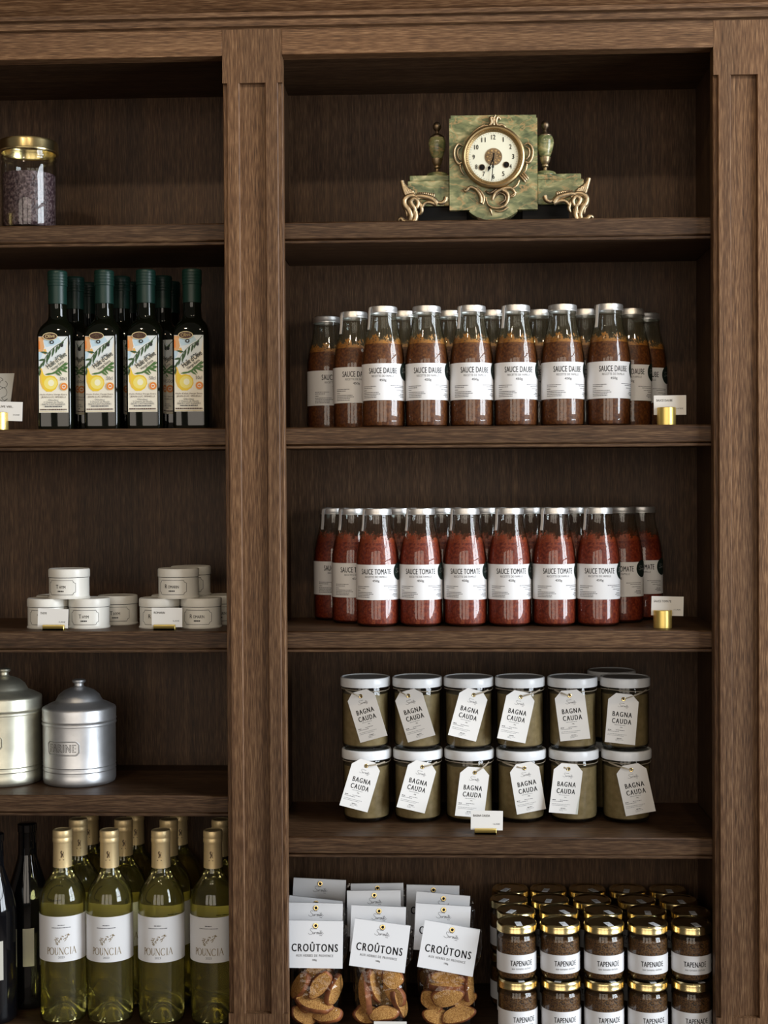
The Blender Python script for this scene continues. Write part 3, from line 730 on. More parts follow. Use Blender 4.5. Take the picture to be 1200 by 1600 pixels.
# ------------------------------------------------------------------ olive oil bottles
def rounded_square(h, rc, n=5):
    pts = []
    for cx, cy, a0 in ((h - rc, -h + rc, -90), (h - rc, h - rc, 0), (-h + rc, h - rc, 90), (-h + rc, -h + rc, 180)):
        for k in range(n + 1):
            a = R(a0 + 90 * k / n); pts.append((cx + rc * math.cos(a), cy + rc * math.sin(a)))
    return pts
def oil_bottle():
    t = thing('olive_oil_bottle', '', 'oil bottle', group='olive oil bottles with green caps')
    g = MB(); H = 0.0305; vs = []; secs = [(0.0255, 0.004, 0.0), (0.0292, 0.007, 0.002), (H, 0.008, 0.008), (H, 0.008, 0.158), (0.0304, 0.010, 0.166), (0.0296, 0.014, 0.173), (0.0278, 0.019, 0.1795), (0.0245, 0.0215, 0.185), (0.0200, 0.0196, 0.1895), (0.0172, 0.0171, 0.1935), (0.0162, 0.01615, 0.198), (0.0156, 0.01555, 0.212), (0.0152, 0.01515, 0.224)]
    for h, rc, z in secs: vs += [(x, y, z) for x, y in rounded_square(h, rc)]
    n = 24
    fs = [(k * n + i, k * n + (i + 1) % n, (k + 1) * n + (i + 1) % n, (k + 1) * n + i) for k in range(len(secs) - 1) for i in range(n)]
    fs.append(tuple(range(n - 1, -1, -1)))
    g.add(vs, fs, OILGLASS); g.build('glass_bottle', t, angle=45)
    c = MB()
    pr = [(0.0158, 0.2195), (0.0162, 0.2200), (0.0160, 0.2508), (0.0168, 0.2512), (0.0173, 0.2525)]
    for k in range(4): pr += [(0.0173, 0.2545 + k * 0.0052), (0.0168, 0.2552 + k * 0.0052), (0.0168, 0.2562 + k * 0.0052), (0.0173, 0.2570 + k * 0.0052)]
    pr += [(0.0172, 0.2755), (0.0160, 0.2775), (0, 0.2778)]
    c.lathe(pr, CAPGREEN, 40); c.build('screw_cap', t, angle=30)
    # printed label on the flat front
    l = MB(); W = 0.0252; z0, z1 = 0.0300, 0.1610; Hh = (z1 - z0) / 2
    mp = plane((-0.001, -H - 0.0003, (z0 + z1) / 2))
    U = lambda u, v: ((u - 0.5) * 2 * W, (v - 0.5) * 2 * Hh)
    cm = lambda n_, c_, r_=0.45: bpy.data.materials.get(n_) or simple(n_, c_, r_)
    sky, yel, yel2, yel3, org, brn, grn, olv, tan, red = (cm('print_sky_blue', (0.50, 0.66, 0.76)), cm('print_yellow', (0.80, 0.56, 0.03)), cm('print_light_yellow', (0.84, 0.72, 0.18)), cm('print_glare', (0.86, 0.84, 0.60)), cm('print_orange', (0.75, 0.22, 0.04)),
        cm('print_brown', (0.06, 0.02, 0.012)), cm('print_leaf_green', (0.035, 0.085, 0.03)), cm('print_olive_black', (0.012, 0.016, 0.018)), cm('print_tan', (0.68, 0.36, 0.15)), cm('print_amber', (0.78, 0.45, 0.12)))
    PP = lambda pts: poly([U(*p) for p in pts])
    l.prism([(-W, -Hh), (W, -Hh), (W, Hh), (-W, Hh)], mp, CREAM, -0.0002, 0.0)
    lay = [0.0]
    def put(sh, m_):
        lay[0] += 0.000035; l.flat(([(max(-W, min(W, x)), y) for x, y in sh[0]], sh[1]), mp, m_, lay[0])
    put(PP([(0.0, 0.55), (0.25, 0.62), (0.9, 0.78), (1, 0.95), (1, 1), (0, 1)]), cm('print_pale_blue', (0.72, 0.78, 0.80)))
    put(PP([(0.18, 0.92), (0.25, 0.86), (0.5, 0.88), (0.78, 0.93), (0.66, 0.995), (0.2, 0.995)]), sky)
    put(PP([(0.0, 0.68), (0.11, 0.74), (0.14, 0.80), (0.0, 0.82)]), sky)
    put(PP([(0.0, 0.80), (0.14, 0.80), (0.20, 0.86), (0.16, 0.94), (0.19, 0.995), (0.0, 0.995)]), tan)
    put(PP([(0.0, 0.83), (0.06, 0.84), (0.05, 0.93), (0.0, 0.95)]), org)
    put(PP([(0.16, 0.78), (0.24, 0.76), (0.28, 0.80), (0.24, 0.84), (0.17, 0.83)]), red)
    # golden drop of oil with its tail
    drop = [(0.05, 0.42), (0.04, 0.50), (0.05, 0.58), (0.10, 0.62), (0.13, 0.56), (0.20, 0.50)]
    put(PP([(0.06, 0.60), (0.03, 0.50), (0.04, 0.40), (0.12, 0.32), (0.26, 0.275), (0.44, 0.275), (0.58, 0.31), (0.66, 0.37), (0.64, 0.43), (0.54, 0.475), (0.38, 0.49), (0.24, 0.48), (0.17, 0.50), (0.12, 0.56)]), yel)
    put(shift(disc(0, 0, 0.0112, 0.0105), *U(0.40, 0.385)), yel2)
    put(shift(disc(0, 0, 0.0052, 0.0055), *U(0.42, 0.390)), yel3)
    put(stroke([U(*p) for p in smooth([(0.10, 0.58), (0.07, 0.48), (0.09, 0.39), (0.18, 0.32)])], 0.0012), red)
    # olive branch
    br = smooth([(0.02, 0.555), (0.10, 0.62), (0.20, 0.70), (0.38, 0.80), (0.62, 0.88), (0.80, 0.92), (0.97, 0.99)])
    put(stroke([U(*p) for p in br], 0.0010), grn)
    def leaf(u, v, L, an, m_, w_=0.0018):
        x, y = U(u, v); c_, s_ = math.cos(R(an)), math.sin(R(an))
        q = [(0, 0), (L * 0.3, w_), (L * 0.7, w_ * 0.8), (L, 0), (L * 0.7, -w_ * 0.8), (L * 0.3, -w_)][::-1]
        put(poly([(x + a * c_ - b * s_, y + a * s_ + b * c_) for a, b in q][::-1]), m_)
    for u, v, L, an in ((0.86, 0.95, 0.013, -112), (0.76, 0.92, 0.014, -108), (0.66, 0.89, 0.016, -104), (0.54, 0.86, 0.018, -104), (0.42, 0.82, 0.019, -106), (0.32, 0.77, 0.018, -98), (0.22, 0.72, 0.016, -104), (0.14, 0.66, 0.014, -116),
                        (0.34, 0.78, 0.014, 170), (0.22, 0.70, 0.012, 190), (0.10, 0.61, 0.012, 205), (0.06, 0.57, 0.012, -100)): leaf(u, v, L, an, grn)
    for u, v, L, an in ((0.22, 0.50, 0.018, 8), (0.40, 0.50, 0.018, 25), (0.52, 0.52, 0.018, 30), (0.60, 0.55, 0.020, 35), (0.66, 0.56, 0.018, 8), (0.72, 0.57, 0.016, -20), (0.74, 0.58, 0.016, 45), (0.64, 0.57, 0.013, -50), (0.82, 0.60, 0.012, -8), (0.84, 0.61, 0.012, 30), (0.54, 0.54, 0.014, -35)):
        leaf(u, v, L, an, cm('print_mid_green', (0.06, 0.16, 0.035)), 0.0016)
    put(shift(disc(0, 0, 0.0038, 0.0032), *U(0.46, 0.925)), olv)
    put(shift(disc(0, 0, 0.0016, 0.0014), *U(0.46, 0.925)), sky)
    put(shift(disc(0, 0, 0.0026, 0.0032), *U(0.80, 0.885)), olv)
    put(shift(text("Huile d'Olive", 0.040, 0.0098, 0.012, 0.92), *U(0.60, 0.69), R(36)), cm('print_dark_green', (0.012, 0.032, 0.022)))
    put(shift(text('Vierge Extra', 0.026, 0.0058, 0.005, 0.95), *U(0.66, 0.615), R(36)), cm('print_dark_green', (0.012, 0.032, 0.022)))
    put(shift(text('50cl', 0.0108, 0.0058, 0.0), *U(0.84, 0.445)), GREY)
    put(shift(disc(0, 0, 0.0068), *U(0.86, 0.340)), red)
    put(shift(ringshape(0, 0, 0.0036, 0.0060), *U(0.86, 0.340)), org)
    put(shift(disc(0, 0, 0.0034), *U(0.86, 0.340)), CREAM)
    put(shift(disc(0, 0, 0.0026, 0.0018), *U(0.86, 0.340)), org)
    for v, tx, wd, hg, m_ in ((0.235, "Huile d'olive Vierge Extra", 0.046, 0.0034, brn), (0.200, 'JEAN-LUC SPINELLI', 0.042, 0.0036, brn), (0.165, 'Oléiculteur', 0.018, 0.0030, GREY), (0.137, '2 Chemin du Moulin', 0.034, 0.0030, GREY), (0.108, '06670 CASTAGNIERS', 0.040, 0.0030, GREY)):
        put(shift(text(tx, wd, hg, 0.0), *U(0.5, v)), m_)
    put(small_print(-0.015, 0.015, U(0.5, 0.080)[1], 1, 0.003, 0.0018, 9, fill=2), GREY)
    put(small_print(-0.023, 0.023, U(0.5, 0.040)[1], 1, 0.003, 0.0020, 12, fill=2), brn)
    put(rect(*[U(0.02, 0)[0], U(0.98, 0)[0]], U(0, 0.010)[1], U(0, 0.014)[1]), cm('print_gold_line', (0.45, 0.33, 0.06)))
    x, y = U(0.40, 1.0)
    put(shift(disc(0, 0, 0.0128, 0.0066), x, y), cm('print_cream_edge', (0.80, 0.66, 0.34)))
    put(shift(disc(0, 0, 0.0118, 0.0056), x, y), brn)
    put(shift(text('Olive', 0.0165, 0.0062, 0.008), x, y + 0.0006, R(6)), cm('print_oval_gold', (0.62, 0.50, 0.22)))
    l.build('label', t)
    return t
ob_ = oil_bottle(); used = []
OX = ([-0.6698, -0.5875, -0.5145, -0.4337], [-0.6573, -0.5740, -0.4989], [-0.6491, -0.5718, -0.4972])
for r_, y in enumerate((0.090, 0.160, 0.230)):
    for i, x in enumerate(OX[r_]):
        lab = f'green capped olive oil bottle, {NAMES[i]} from the left in the front row' if r_ == 0 else f'green capped olive oil bottle {"right" if r_ == 1 else "two places"} behind the {NAMES[i]} front bottle'
        place(ob_, used, (x, y, S['s2']), R((2, -1, 1, 0)[i]) if r_ == 0 else R((3, -2, 2)[i]), lab)

# ------------------------------------------------------------------ herb tins
def herb_tin(word, grp):
    t = thing('herb_tin', '', 'tin', group=grp)
    b = MB(); b.lathe([(0, 0.001), (0.0335, 0.0012), (0.0362, 0.0), (0.0366, 0.0018), (0.0352, 0.0035), (0.0349, 0.0050), (0.0349, 0.038)], ENAMEL, 48); b.build('tin_body', t)
    l = MB(); l.lathe([(0.0350, 0.0375), (0.0358, 0.0376), (0.0360, 0.0390), (0.0360, 0.0495), (0.0352, 0.0515), (0.0338, 0.0522), (0.0325, 0.0516), (0.0, 0.0518)], ENAMEL, 48); l.build('lid', t)
    s_ = MB(); mp = cyl(0.0350, -0.12, 0.0198)
    s_.flat(rect(-0.0555, 0.0555, 0.0168, 0.0176, 40), cyl(0.0351, 0, 0.0198), INK)
    hx, hy, c = 0.0262, 0.0125, 0.0048
    out = []
    for sx, sy in ((1, -1), (1, 1), (-1, 1), (-1, -1)):
        cx, cy = sx * hx, sy * hy
        arc = [(cx - sx * c * math.cos(k * PI / 8), cy - sy * c * math.sin(k * PI / 8)) for k in range(5)]
        if sx * sy > 0: arc = arc[::-1]
        out += arc
    pts = []
    for i in range(len(out)):
        a, b2 = out[i], out[(i + 1) % len(out)]
        k = max(1, int(math.hypot(b2[0] - a[0], b2[1] - a[1]) / 0.004))
        pts += [(a[0] + (b2[0] - a[0]) * q / k, a[1] + (b2[1] - a[1]) * q / k) for q in range(k)]
    s_.flat(stroke(pts, 0.0007, True), mp, INK, 0.0001)
    cap, rest = word[0], word[1:]
    wd = 0.0175 if len(word) < 5 else 0.0255
    s_.flat(shift(text(cap, 0.0048, 0.0068, 0.01), -wd / 2 + 0.002, 0.0018), mp, INK, 0.0001)
    s_.flat(shift(text(rest, wd - 0.006, 0.0052, 0.012), 0.003, 0.0010), mp, INK, 0.0001)
    s_.flat(small_print(-0.0055, 0.0055, -0.0062, 1, 0.003, 0.0022, 3, fill=2), mp, INK, 0.0001)
    s_.build('printed_label', t)
    return t
z3 = S['s3']; TT = 0.0518
ty = herb_tin('THYM', 'tins of thyme'); used = []
for loc, rz, lab in (((-0.6973, 0.112, z3), 0.10, 'cream thyme tin at the bottom left of the small pile'), ((-0.6236, 0.112, z3), 0.08, 'cream thyme tin at the bottom right of the front, beside the price card'),
                     ((-0.6590, 0.112, z3 + TT), -0.06, 'cream thyme tin on top of the pile'), ((-0.5885, 0.180, z3), 0.2, 'cream thyme tin in the back, showing at the right of its pile'),
                     ((-0.7020, 0.186, z3), 0.3, 'cream thyme tin hidden in the back, only lid edge showing')):
    place(ty, used, loc, rz, lab)
ro = herb_tin('ROMARIN', 'tins of rosemary'); used = []
for loc, rz, lab in (((-0.4985, 0.112, z3), 0.10, 'cream rosemary tin at the bottom left of its pile'), ((-0.4250, 0.112, z3), 0.06, 'cream rosemary tin at the bottom right of the front, by the price card'),
                     ((-0.4650, 0.112, z3 + TT), -0.05, 'cream rosemary tin on top in front'), ((-0.4560, 0.186, z3 + TT), 0.2, 'cream rosemary tin on top in the back, mostly hidden'),
                     ((-0.4040, 0.184, z3), 0.25, 'cream rosemary tin low in the back beside the upright'), ((-0.4920, 0.186, z3), 0.3, 'cream rosemary tin hidden low in the back, lid edge showing')):
    place(ro, used, loc, rz, lab)

# ------------------------------------------------------------------ aluminium canisters
def canister(label, loc, rad, h, metal, word, rz):
    t = thing('kitchen_canister', label, 'canister', loc, rz, 'old aluminium kitchen canisters')
    k = rad / 0.0645
    b = MB()
    def groove(z): return [(rad, z - 0.0024), (rad - 0.0010, z - 0.0012), (rad - 0.0010, z + 0.0004), (rad + 0.0003, z + 0.0016), (rad, z + 0.0028)]
    hb = h
    pr = [(0, 0.001), (rad - 0.006, 0.0), (rad - 0.0015, 0.002), (rad, 0.007)] + groove(0.024) + groove(0.032) + [(rad, hb - 0.029)]
    b.lathe(pr, metal, 56); b.build('canister_body', t, angle=50)
    l = MB(); r2 = rad + 0.0009
    l.lathe([(rad - 0.0005, hb - 0.030), (r2, hb - 0.0298), (r2 + 0.0006, hb - 0.0275), (r2, hb - 0.0255), (r2 - 0.0008, hb - 0.0245), (r2, hb - 0.0225), (r2 + 0.0008, hb - 0.0205), (r2, hb - 0.0185), (r2, hb - 0.003), (r2 - 0.001, hb), (r2 - 0.006, hb + 0.0025),
             (rad * 0.80, hb + 0.0065), (rad * 0.66, hb + 0.0100), (rad * 0.635, hb + 0.0125), (rad * 0.62, hb + 0.0140), (rad * 0.56, hb + 0.0215), (rad * 0.42, hb + 0.0290), (rad * 0.25, hb + 0.0335), (0.0095, hb + 0.0350), (0, hb + 0.0352)], metal, 56)
    lid = l.build('lid', t, angle=50)
    n_ = MB(); n_.lathe([(0.0105, hb + 0.0345), (0.0095, hb + 0.0362), (0.0082, hb + 0.0375), (0.0082, hb + 0.0415), (0.0110, hb + 0.0432), (0.0122, hb + 0.0452), (0.0115, hb + 0.0475), (0.0075, hb + 0.0490), (0, hb + 0.0493)], metal, 32)
    n_.build('knob', lid)
    p = MB(); mp = cyl(rad, 0, hb * 0.515)
    hx, hy, c = 0.0315, 0.0122, 0.005
    out = [(hx - c, -hy), (hx - c, -hy + 0.0), (hx, -hy + c), (hx, hy - c), (hx - c, hy), (-hx + c, hy), (-hx, hy - c), (-hx, -hy + c), (-hx + c, -hy)]
    pts = []
    for i in range(len(out)):
        a, b2 = out[i], out[(i + 1) % len(out)]; q_ = max(1, int(math.hypot(b2[0] - a[0], b2[1] - a[1]) / 0.004))
        pts += [(a[0] + (b2[0] - a[0]) * q / q_, a[1] + (b2[1] - a[1]) * q / q_) for q in range(q_)]
    p3 = [Vector(mp(x, y, 0.0003)) for x, y in pts]
    p.tube([tuple(v) for v in p3] + [tuple(p3[0]), tuple(p3[1])], 0.0009, metal, 6)
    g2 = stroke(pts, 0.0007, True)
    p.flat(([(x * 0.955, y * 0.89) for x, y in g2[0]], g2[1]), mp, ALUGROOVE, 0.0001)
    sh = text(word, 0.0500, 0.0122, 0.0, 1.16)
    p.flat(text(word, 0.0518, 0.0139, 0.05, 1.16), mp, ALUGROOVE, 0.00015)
    p.flat(sh, mp, metal, 0.0005)
    p.build('name_plaque', t)
    return t
canister('dented aluminium canister embossed FARINE, standing alone on the right', (-0.6529, 0.150, S['t4']), 0.0642, 0.1345, ALU, 'FARINE', R(-14))
canister('taller yellowed aluminium canister cut off by the picture edge', (-0.7886, 0.150, S['t4']), 0.0655, 0.1540, ALUWARM, 'SUCRE', R(-14))

# ------------------------------------------------------------------ jar of seeds
def seed_jar():
    t = thing('storage_jar', 'wide clear jar of dark purple seeds under a gold lid on the top shelf', 'jar', (-0.7212, 0.100, S['s1']))
    g = MB(); g.lathe([(0, 0.002), (0.040, 0.0), (0.0450, 0.003), (0.0468, 0.009), (0.0472, 0.012), (0.0472, 0.112), (0.0462, 0.119), (0.0450, 0.123), (0.0452, 0.126), (0.0476, 0.127), (0.0476, 0.130), (0.0452, 0.131), (0.0452, 0.141)], JARGLASS, 56); g.build('glass_jar', t)
    c = MB(); c.lathe([(0, 0.008), (0.042, 0.008), (0.0445, 0.012), (0.0455, 0.016), (0.0455, 0.100), (0.030, 0.103), (0, 0.104)], BEANS, 48); c.build('seeds', t)
    l = MB(); l.lathe([(0.046, 0.1375), (0.0508, 0.1378), (0.0515, 0.140), (0.0508, 0.1415), (0.0508, 0.1545), (0.0495, 0.158), (0.047, 0.1592), (0, 0.1592)], GOLD, 56); l.build('lid', t)
seed_jar()

# ------------------------------------------------------------------ wine bottles
WPROF = [(0.0385, 0.004), (0.0402, 0.010), (0.0405, 0.020), (0.0405, 0.205), (0.0398, 0.216), (0.0372, 0.228), (0.0325, 0.239), (0.0265, 0.248), (0.0212, 0.255), (0.0178, 0.262), (0.0162, 0.270), (0.0155, 0.280), (0.0150, 0.300)]
def serif_name():
    """POUNCIA in high contrast roman capitals"""
    sh = []; tk, tn = 1.5, 0.55; x = 0
    def ser(cx, y, w_=2.0): sh.append(rect(cx - w_ / 2, cx + w_ / 2, y - 0.14, y + 0.14))
    def bow(cx, cy, rx, ry, a0, a1, thick_at=0.0, n=22):
        pts = []; ws = []
        for i in range(n + 1):
            a = R(a0 + (a1 - a0) * i / n); pts.append((cx + rx * math.cos(a), cy + ry * math.sin(a))); ws.append(tn + (tk - tn) * abs(math.cos(a)) ** 1.5)
        sh.append(stroke(pts, ws))
    # P
    sh.append(rect(0.6, 0.6 + tk, 0, 10)); ser(1.2, 0, 2.6); ser(1.0, 10, 2.0); bow(2.2, 7.4, 3.0, 2.5, 90, -90); sh.append(rect(1.4, 2.3, 9.75, 10)); sh.append(rect(1.4, 2.3, 4.85, 5.1))
    # O
    bow(10.6, 5, 4.3, 5.0, 0, 360)
    # U
    sh.append(rect(17.0, 17 + tk, 3.2, 10)); ser(17.5, 10, 2.4); sh.append(rect(22.6, 22.6 + tn, 3.2, 10)); ser(22.8, 10, 2.2); bow(20.15, 3.4, 2.6, 3.3, 180, 360)
    # N
    sh.append(rect(26.0, 26 + tn, 0, 10)); ser(26.1, 0, 2.2); ser(25.8, 10, 1.8); sh.append(stroke([(26.2, 10), (33.2, 0)], tk)); sh.append(rect(33.0, 33 + tn, 0, 10)); ser(33.2, 10, 2.2)
    # C
    bow(40.2, 5, 4.2, 5.0, 42, 318); sh.append(rect(43.1, 43.4, 7.2, 9.6)); sh.append(rect(43.1, 43.4, 0.4, 2.8))
    # I
    sh.append(rect(47.0, 47 + tk, 0, 10)); ser(47.6, 0, 2.6); ser(47.6, 10, 2.6)
    # A
    sh.append(stroke([(51.0, 0), (54.8, 10.2)], tn)); sh.append(stroke([(54.8, 10.2), (58.8, 0)], tk)); sh.append(rect(52.4, 57.0, 3.3, 3.6)); ser(51.0, 0, 2.0); ser(58.8, 0, 2.4)
    vs, fs = joined(sh)
    return [((x_ - 29.5), (y_ - 5)) for x_, y_ in vs], fs
def wine_bottle():
    t = thing('white_wine_bottle', '', 'wine bottle', group='bottles of white wine with gold capsules')
    punt = [(0, 0.032), (0.008, 0.030), (0.018, 0.018), (0.028, 0.004), (0.033, 0.0006), (0.036, 0.001)]
    g = MB(); g.lathe(punt + WPROF, WINEGLASS, 56); g.build('glass_bottle', t)
    c = MB(); c.lathe([(0, 0.036), (0.009, 0.034), (0.019, 0.022), (0.029, 0.008), (0.034, 0.006)] + [(r_ - 0.0017, z_ + (0.003 if z_ < 0.012 else 0)) for r_, z_ in WPROF[:11]] + [(0, 0.270)], WINE, 56); c.build('wine', t)
    k = MB(); k.lathe([(0.0156, 0.2695), (0.0166, 0.2700), (0.0160, 0.3120), (0.0165, 0.3135), (0.0169, 0.3150), (0.0169, 0.3205), (0.0163, 0.3215), (0.0163, 0.3222), (0.0168, 0.3232), (0.0167, 0.3325), (0.0158, 0.3345), (0.0135, 0.3350), (0.0125, 0.3340), (0, 0.3340)], CAPGOLD, 40)
    mp = cyl(0.0165, 0, 0.2935)
    em = [stroke(smooth([(-0.001, -0.005), (0.0005, 0.0), (-0.0012, 0.004), (0.0006, 0.0065)]), [0.0024] * 15 + [0.0010]), stroke(smooth([(0.0028, -0.005), (0.0022, 0.0), (0.003, 0.005)]), 0.0012), rect(-0.004, 0.004, -0.0098, -0.0085)]
    k.flat(joined(em), mp, BRONZEDARK, 0.0002)
    k.build('capsule', t)
    l = MB(); mp = cyl(0.0407, 0, 0.1525); hh = 0.0392; o = 0.00015
    l.flat(rect(-0.0650, 0.0650, -hh, hh, 48), mp, PAPER)
    l.flat(small_print(-0.006, 0.006, 0.0245, 1, 0.003, 0.0014, 2, fill=2), mp, GREY, o)
    l.flat(small_print(-0.0165, 0.0165, 0.0200, 1, 0.003, 0.0013, 3, fill=2), mp, GREY, o)
    rnd = random.Random(11); sp = []
    for q in range(34):
        a = rnd.uniform(-0.011, 0.013); b = -0.001 + 0.35 * a + rnd.uniform(-0.006, 0.006); r_ = rnd.uniform(0.0008, 0.0020)
        an = rnd.uniform(0, 6.28)
        sp.append(stroke(smooth([(a, b), (a + r_ * math.cos(an), b + r_ * math.sin(an)), (a + 2 * r_ * math.cos(an + 0.9), b + 2 * r_ * math.sin(an + 0.9))], 3), 0.0009))
    l.flat(joined(sp), mp, GOLDINK, o)
    nm = serif_name(); l.flat(([(x * 0.00088, y * 0.00122 - 0.0205) for x, y in nm[0]], nm[1]), mp, GOLDINK, o)
    l.flat(shift(text('2023', 0.0105, 0.0036, 0.0), 0, -0.0310), mp, GREY, o)
    l.build('label', t)
    return t
wb = wine_bottle(); used = []
WX = ([-0.6712, -0.5880, -0.4970, -0.4052], [-0.6643, -0.5812, -0.4988, -0.4041], [-0.6635, -0.5777, -0.4958])
WR = ([0.18, 0.06, 0.03, -0.06], [0.3, 0.2, 0.1, 0], [0, 0.2, 0.3])
for r_, y in enumerate((0.098, 0.181, 0.264)):
    for i, x in enumerate(WX[r_]):
        lab = f'white wine bottle, {NAMES[i]} from the left in the front row' if r_ == 0 else f'white wine bottle {"just behind" if r_ == 1 else "last in line behind"} the {NAMES[i]} front bottle'
        place(wb, used, (x, y, BASE + 0.002), WR[r_][i], lab)
def red_bottle():
    t = thing('dark_wine_bottle', '', 'wine bottle', group='dark wine bottles with narrow labels')
    g = MB(); g.lathe([(0, 0.002), (0.034, 0.0), (0.0375, 0.004), (0.0382, 0.012), (0.0382, 0.185), (0.0365, 0.200), (0.0315, 0.222), (0.0240, 0.245), (0.0180, 0.264), (0.0155, 0.280), (0.0150, 0.315), (0.0165, 0.3155), (0.0165, 0.325), (0.0150, 0.326), (0, 0.326)], REDGLASS, 48); g.build('glass_bottle', t)
    k = MB(); k.lathe([(0.0158, 0.268), (0.0168, 0.2685), (0.0160, 0.312), (0.0172, 0.313), (0.0172, 0.326), (0.0150, 0.3275), (0, 0.3275)], REDGLASS, 36); k.build('capsule', t)
    l = MB(); l.flat(rect(-0.0100, 0.0100, -0.034, 0.034, 10), cyl(0.0384, 0.0, 0.112), simple('oatmeal_label', (0.52, 0.50, 0.43), 0.7)); l.build('label', t)
    return t
rb = red_bottle(); used = []
place(rb, used, (-0.7930, 0.098, BASE + 0.002), 0.42, 'dark wine bottle with a narrow pale label, cut by the picture edge')
place(rb, used, (-0.7565, 0.176, BASE + 0.002), 0.30, 'dark wine bottle with a narrow pale label, standing behind its twin')

# ------------------------------------------------------------------ price cards and their brass holders
def round_holder(name_label, loc):
    t = thing('price_holder', name_label, 'price holder', loc)
    m = MB(); n = 40; r_ = 0.0158; h = 0.0305
    m.lathe([(0, 0), (r_ - 0.0006, 0), (r_, 0.0006), (r_, h - 0.0006), (r_ - 0.0006, h)], BRASS, n)
    # slotted top: two half discs leave a cut for the card
    vs = []; fs = []
    for s_ in (-1, 1):
        pts = []
        for k in range(17):
            a = PI * k / 16; pts.append((r_ * 0.965 * math.cos(a), s_ * (0.0006 + (r_ * 0.965 - 0.0006) * math.sin(a)), h))
        o = len(vs); vs += pts; fs.append(tuple(range(o, o + 17)) if s_ > 0 else tuple(range(o + 16, o - 1, -1)))
    m.add(vs, fs, BRASS)
    m.build('holder_body', t)
    return t
def flat_holder(label, loc):
    t = thing('price_holder', label, 'price holder', loc)
    m = MB(); m.box(-0.0185, 0.0185, -0.0085, 0.0085, 0, 0.0035, BRASS); m.box(-0.0185, 0.0185, -0.0085, -0.0015, 0, 0.0095, BRASS); m.box(-0.0185, 0.0185, 0.0015, 0.0085, 0, 0.0085, BRASS)
    m.build('holder_body', t, bevel=0.0005, bseg=1)
    return t
def price_card(label, loc, title, price, rz=0, ry=0, w_=0.0545, h_=0.0330, tw=0.024):
    m = MB(); mp = plane((0, 0, 0))
    W, H = w_ / 2, h_ / 2
    m.prism([(-W, -H), (W, -H), (W, H), (-W, H)], mp, CARD, -0.0003, 0.0003)
    if title: m.flat(shift(text(title, tw, 0.0038, 0.01), -W + 0.004 + tw / 2, H - 0.0085), mp, INK, 0.0005)
    if price: m.flat(shift(text(price, 0.0115, 0.0030, 0.0), W - 0.0105, -H + 0.0105), mp, GREY, 0.0005)
    o = m.build('price_card', None, loc, (0, ry, rz))
    return tag(o, label, 'price card')
round_holder('brass cylinder holding the daube sauce price card', (0.3795, 0.062, S['s2']))
price_card('white price card for the daube sauce, slotted in a brass cylinder', (0.3855, 0.0620, S['s2'] + 0.0345), 'SAUCE DAUBE', '14,90€', tw=0.0275)
round_holder('brass cylinder holding the tomato sauce price card', (0.3745, 0.078, S['s3']))
price_card('white price card for the tomato sauce, slotted in a brass cylinder', (0.3825, 0.0780, S['s3'] + 0.0375), 'SAUCE TOMATE', '11,90€', ry=R(1.5), tw=0.0295)
flat_holder('flat brass bar holding the bagna cauda price card', (0.0695, 0.056, S['s4']))
price_card('white price card for the bagna cauda, propped in a flat brass bar', (0.0720, 0.0560, S['s4'] + 0.0225), 'BAGNA CAUDA', '16,90€', ry=R(1), tw=0.0285)
flat_holder('flat brass bar at the foot of the croutons', (-0.0950, 0.048, BASE))
price_card('blank white price card at the foot of the croutons, cut by the picture edge', (-0.0945, 0.0480, BASE + 0.0115), '', '', w_=0.056, h_=0.0190)
flat_holder('flat brass bar holding the thyme price card', (-0.6715, 0.058, z3))
price_card('white price card for the thyme, propped in a flat brass bar', (-0.6735, 0.0580, z3 + 0.0205), 'THYM', '5,00€', ry=R(2.5), tw=0.0110, w_=0.0530)
flat_holder('flat brass bar holding the rosemary price card', (-0.4790, 0.058, z3))
price_card('white price card for the rosemary, propped in a flat brass bar', (-0.4755, 0.0580, z3 + 0.0215), 'ROMARIN', '5,00€', ry=R(0.5), tw=0.0190, w_=0.0530)
round_holder('brass cylinder at the picture edge holding the olive oil price card', (-0.7640, 0.055, S['s2']))
price_card('white price card for the olive oil, in a brass cylinder at the picture edge', (-0.7590, 0.0550, S['s2'] + 0.0330), "HUILE D'OLIVE VIEL.", '24,00€', w_=0.072, tw=0.0520, ry=R(2))
round_holder('brass cylinder half cut off by the picture edge, on the top shelf', (-0.7810, 0.050, S['s1']))
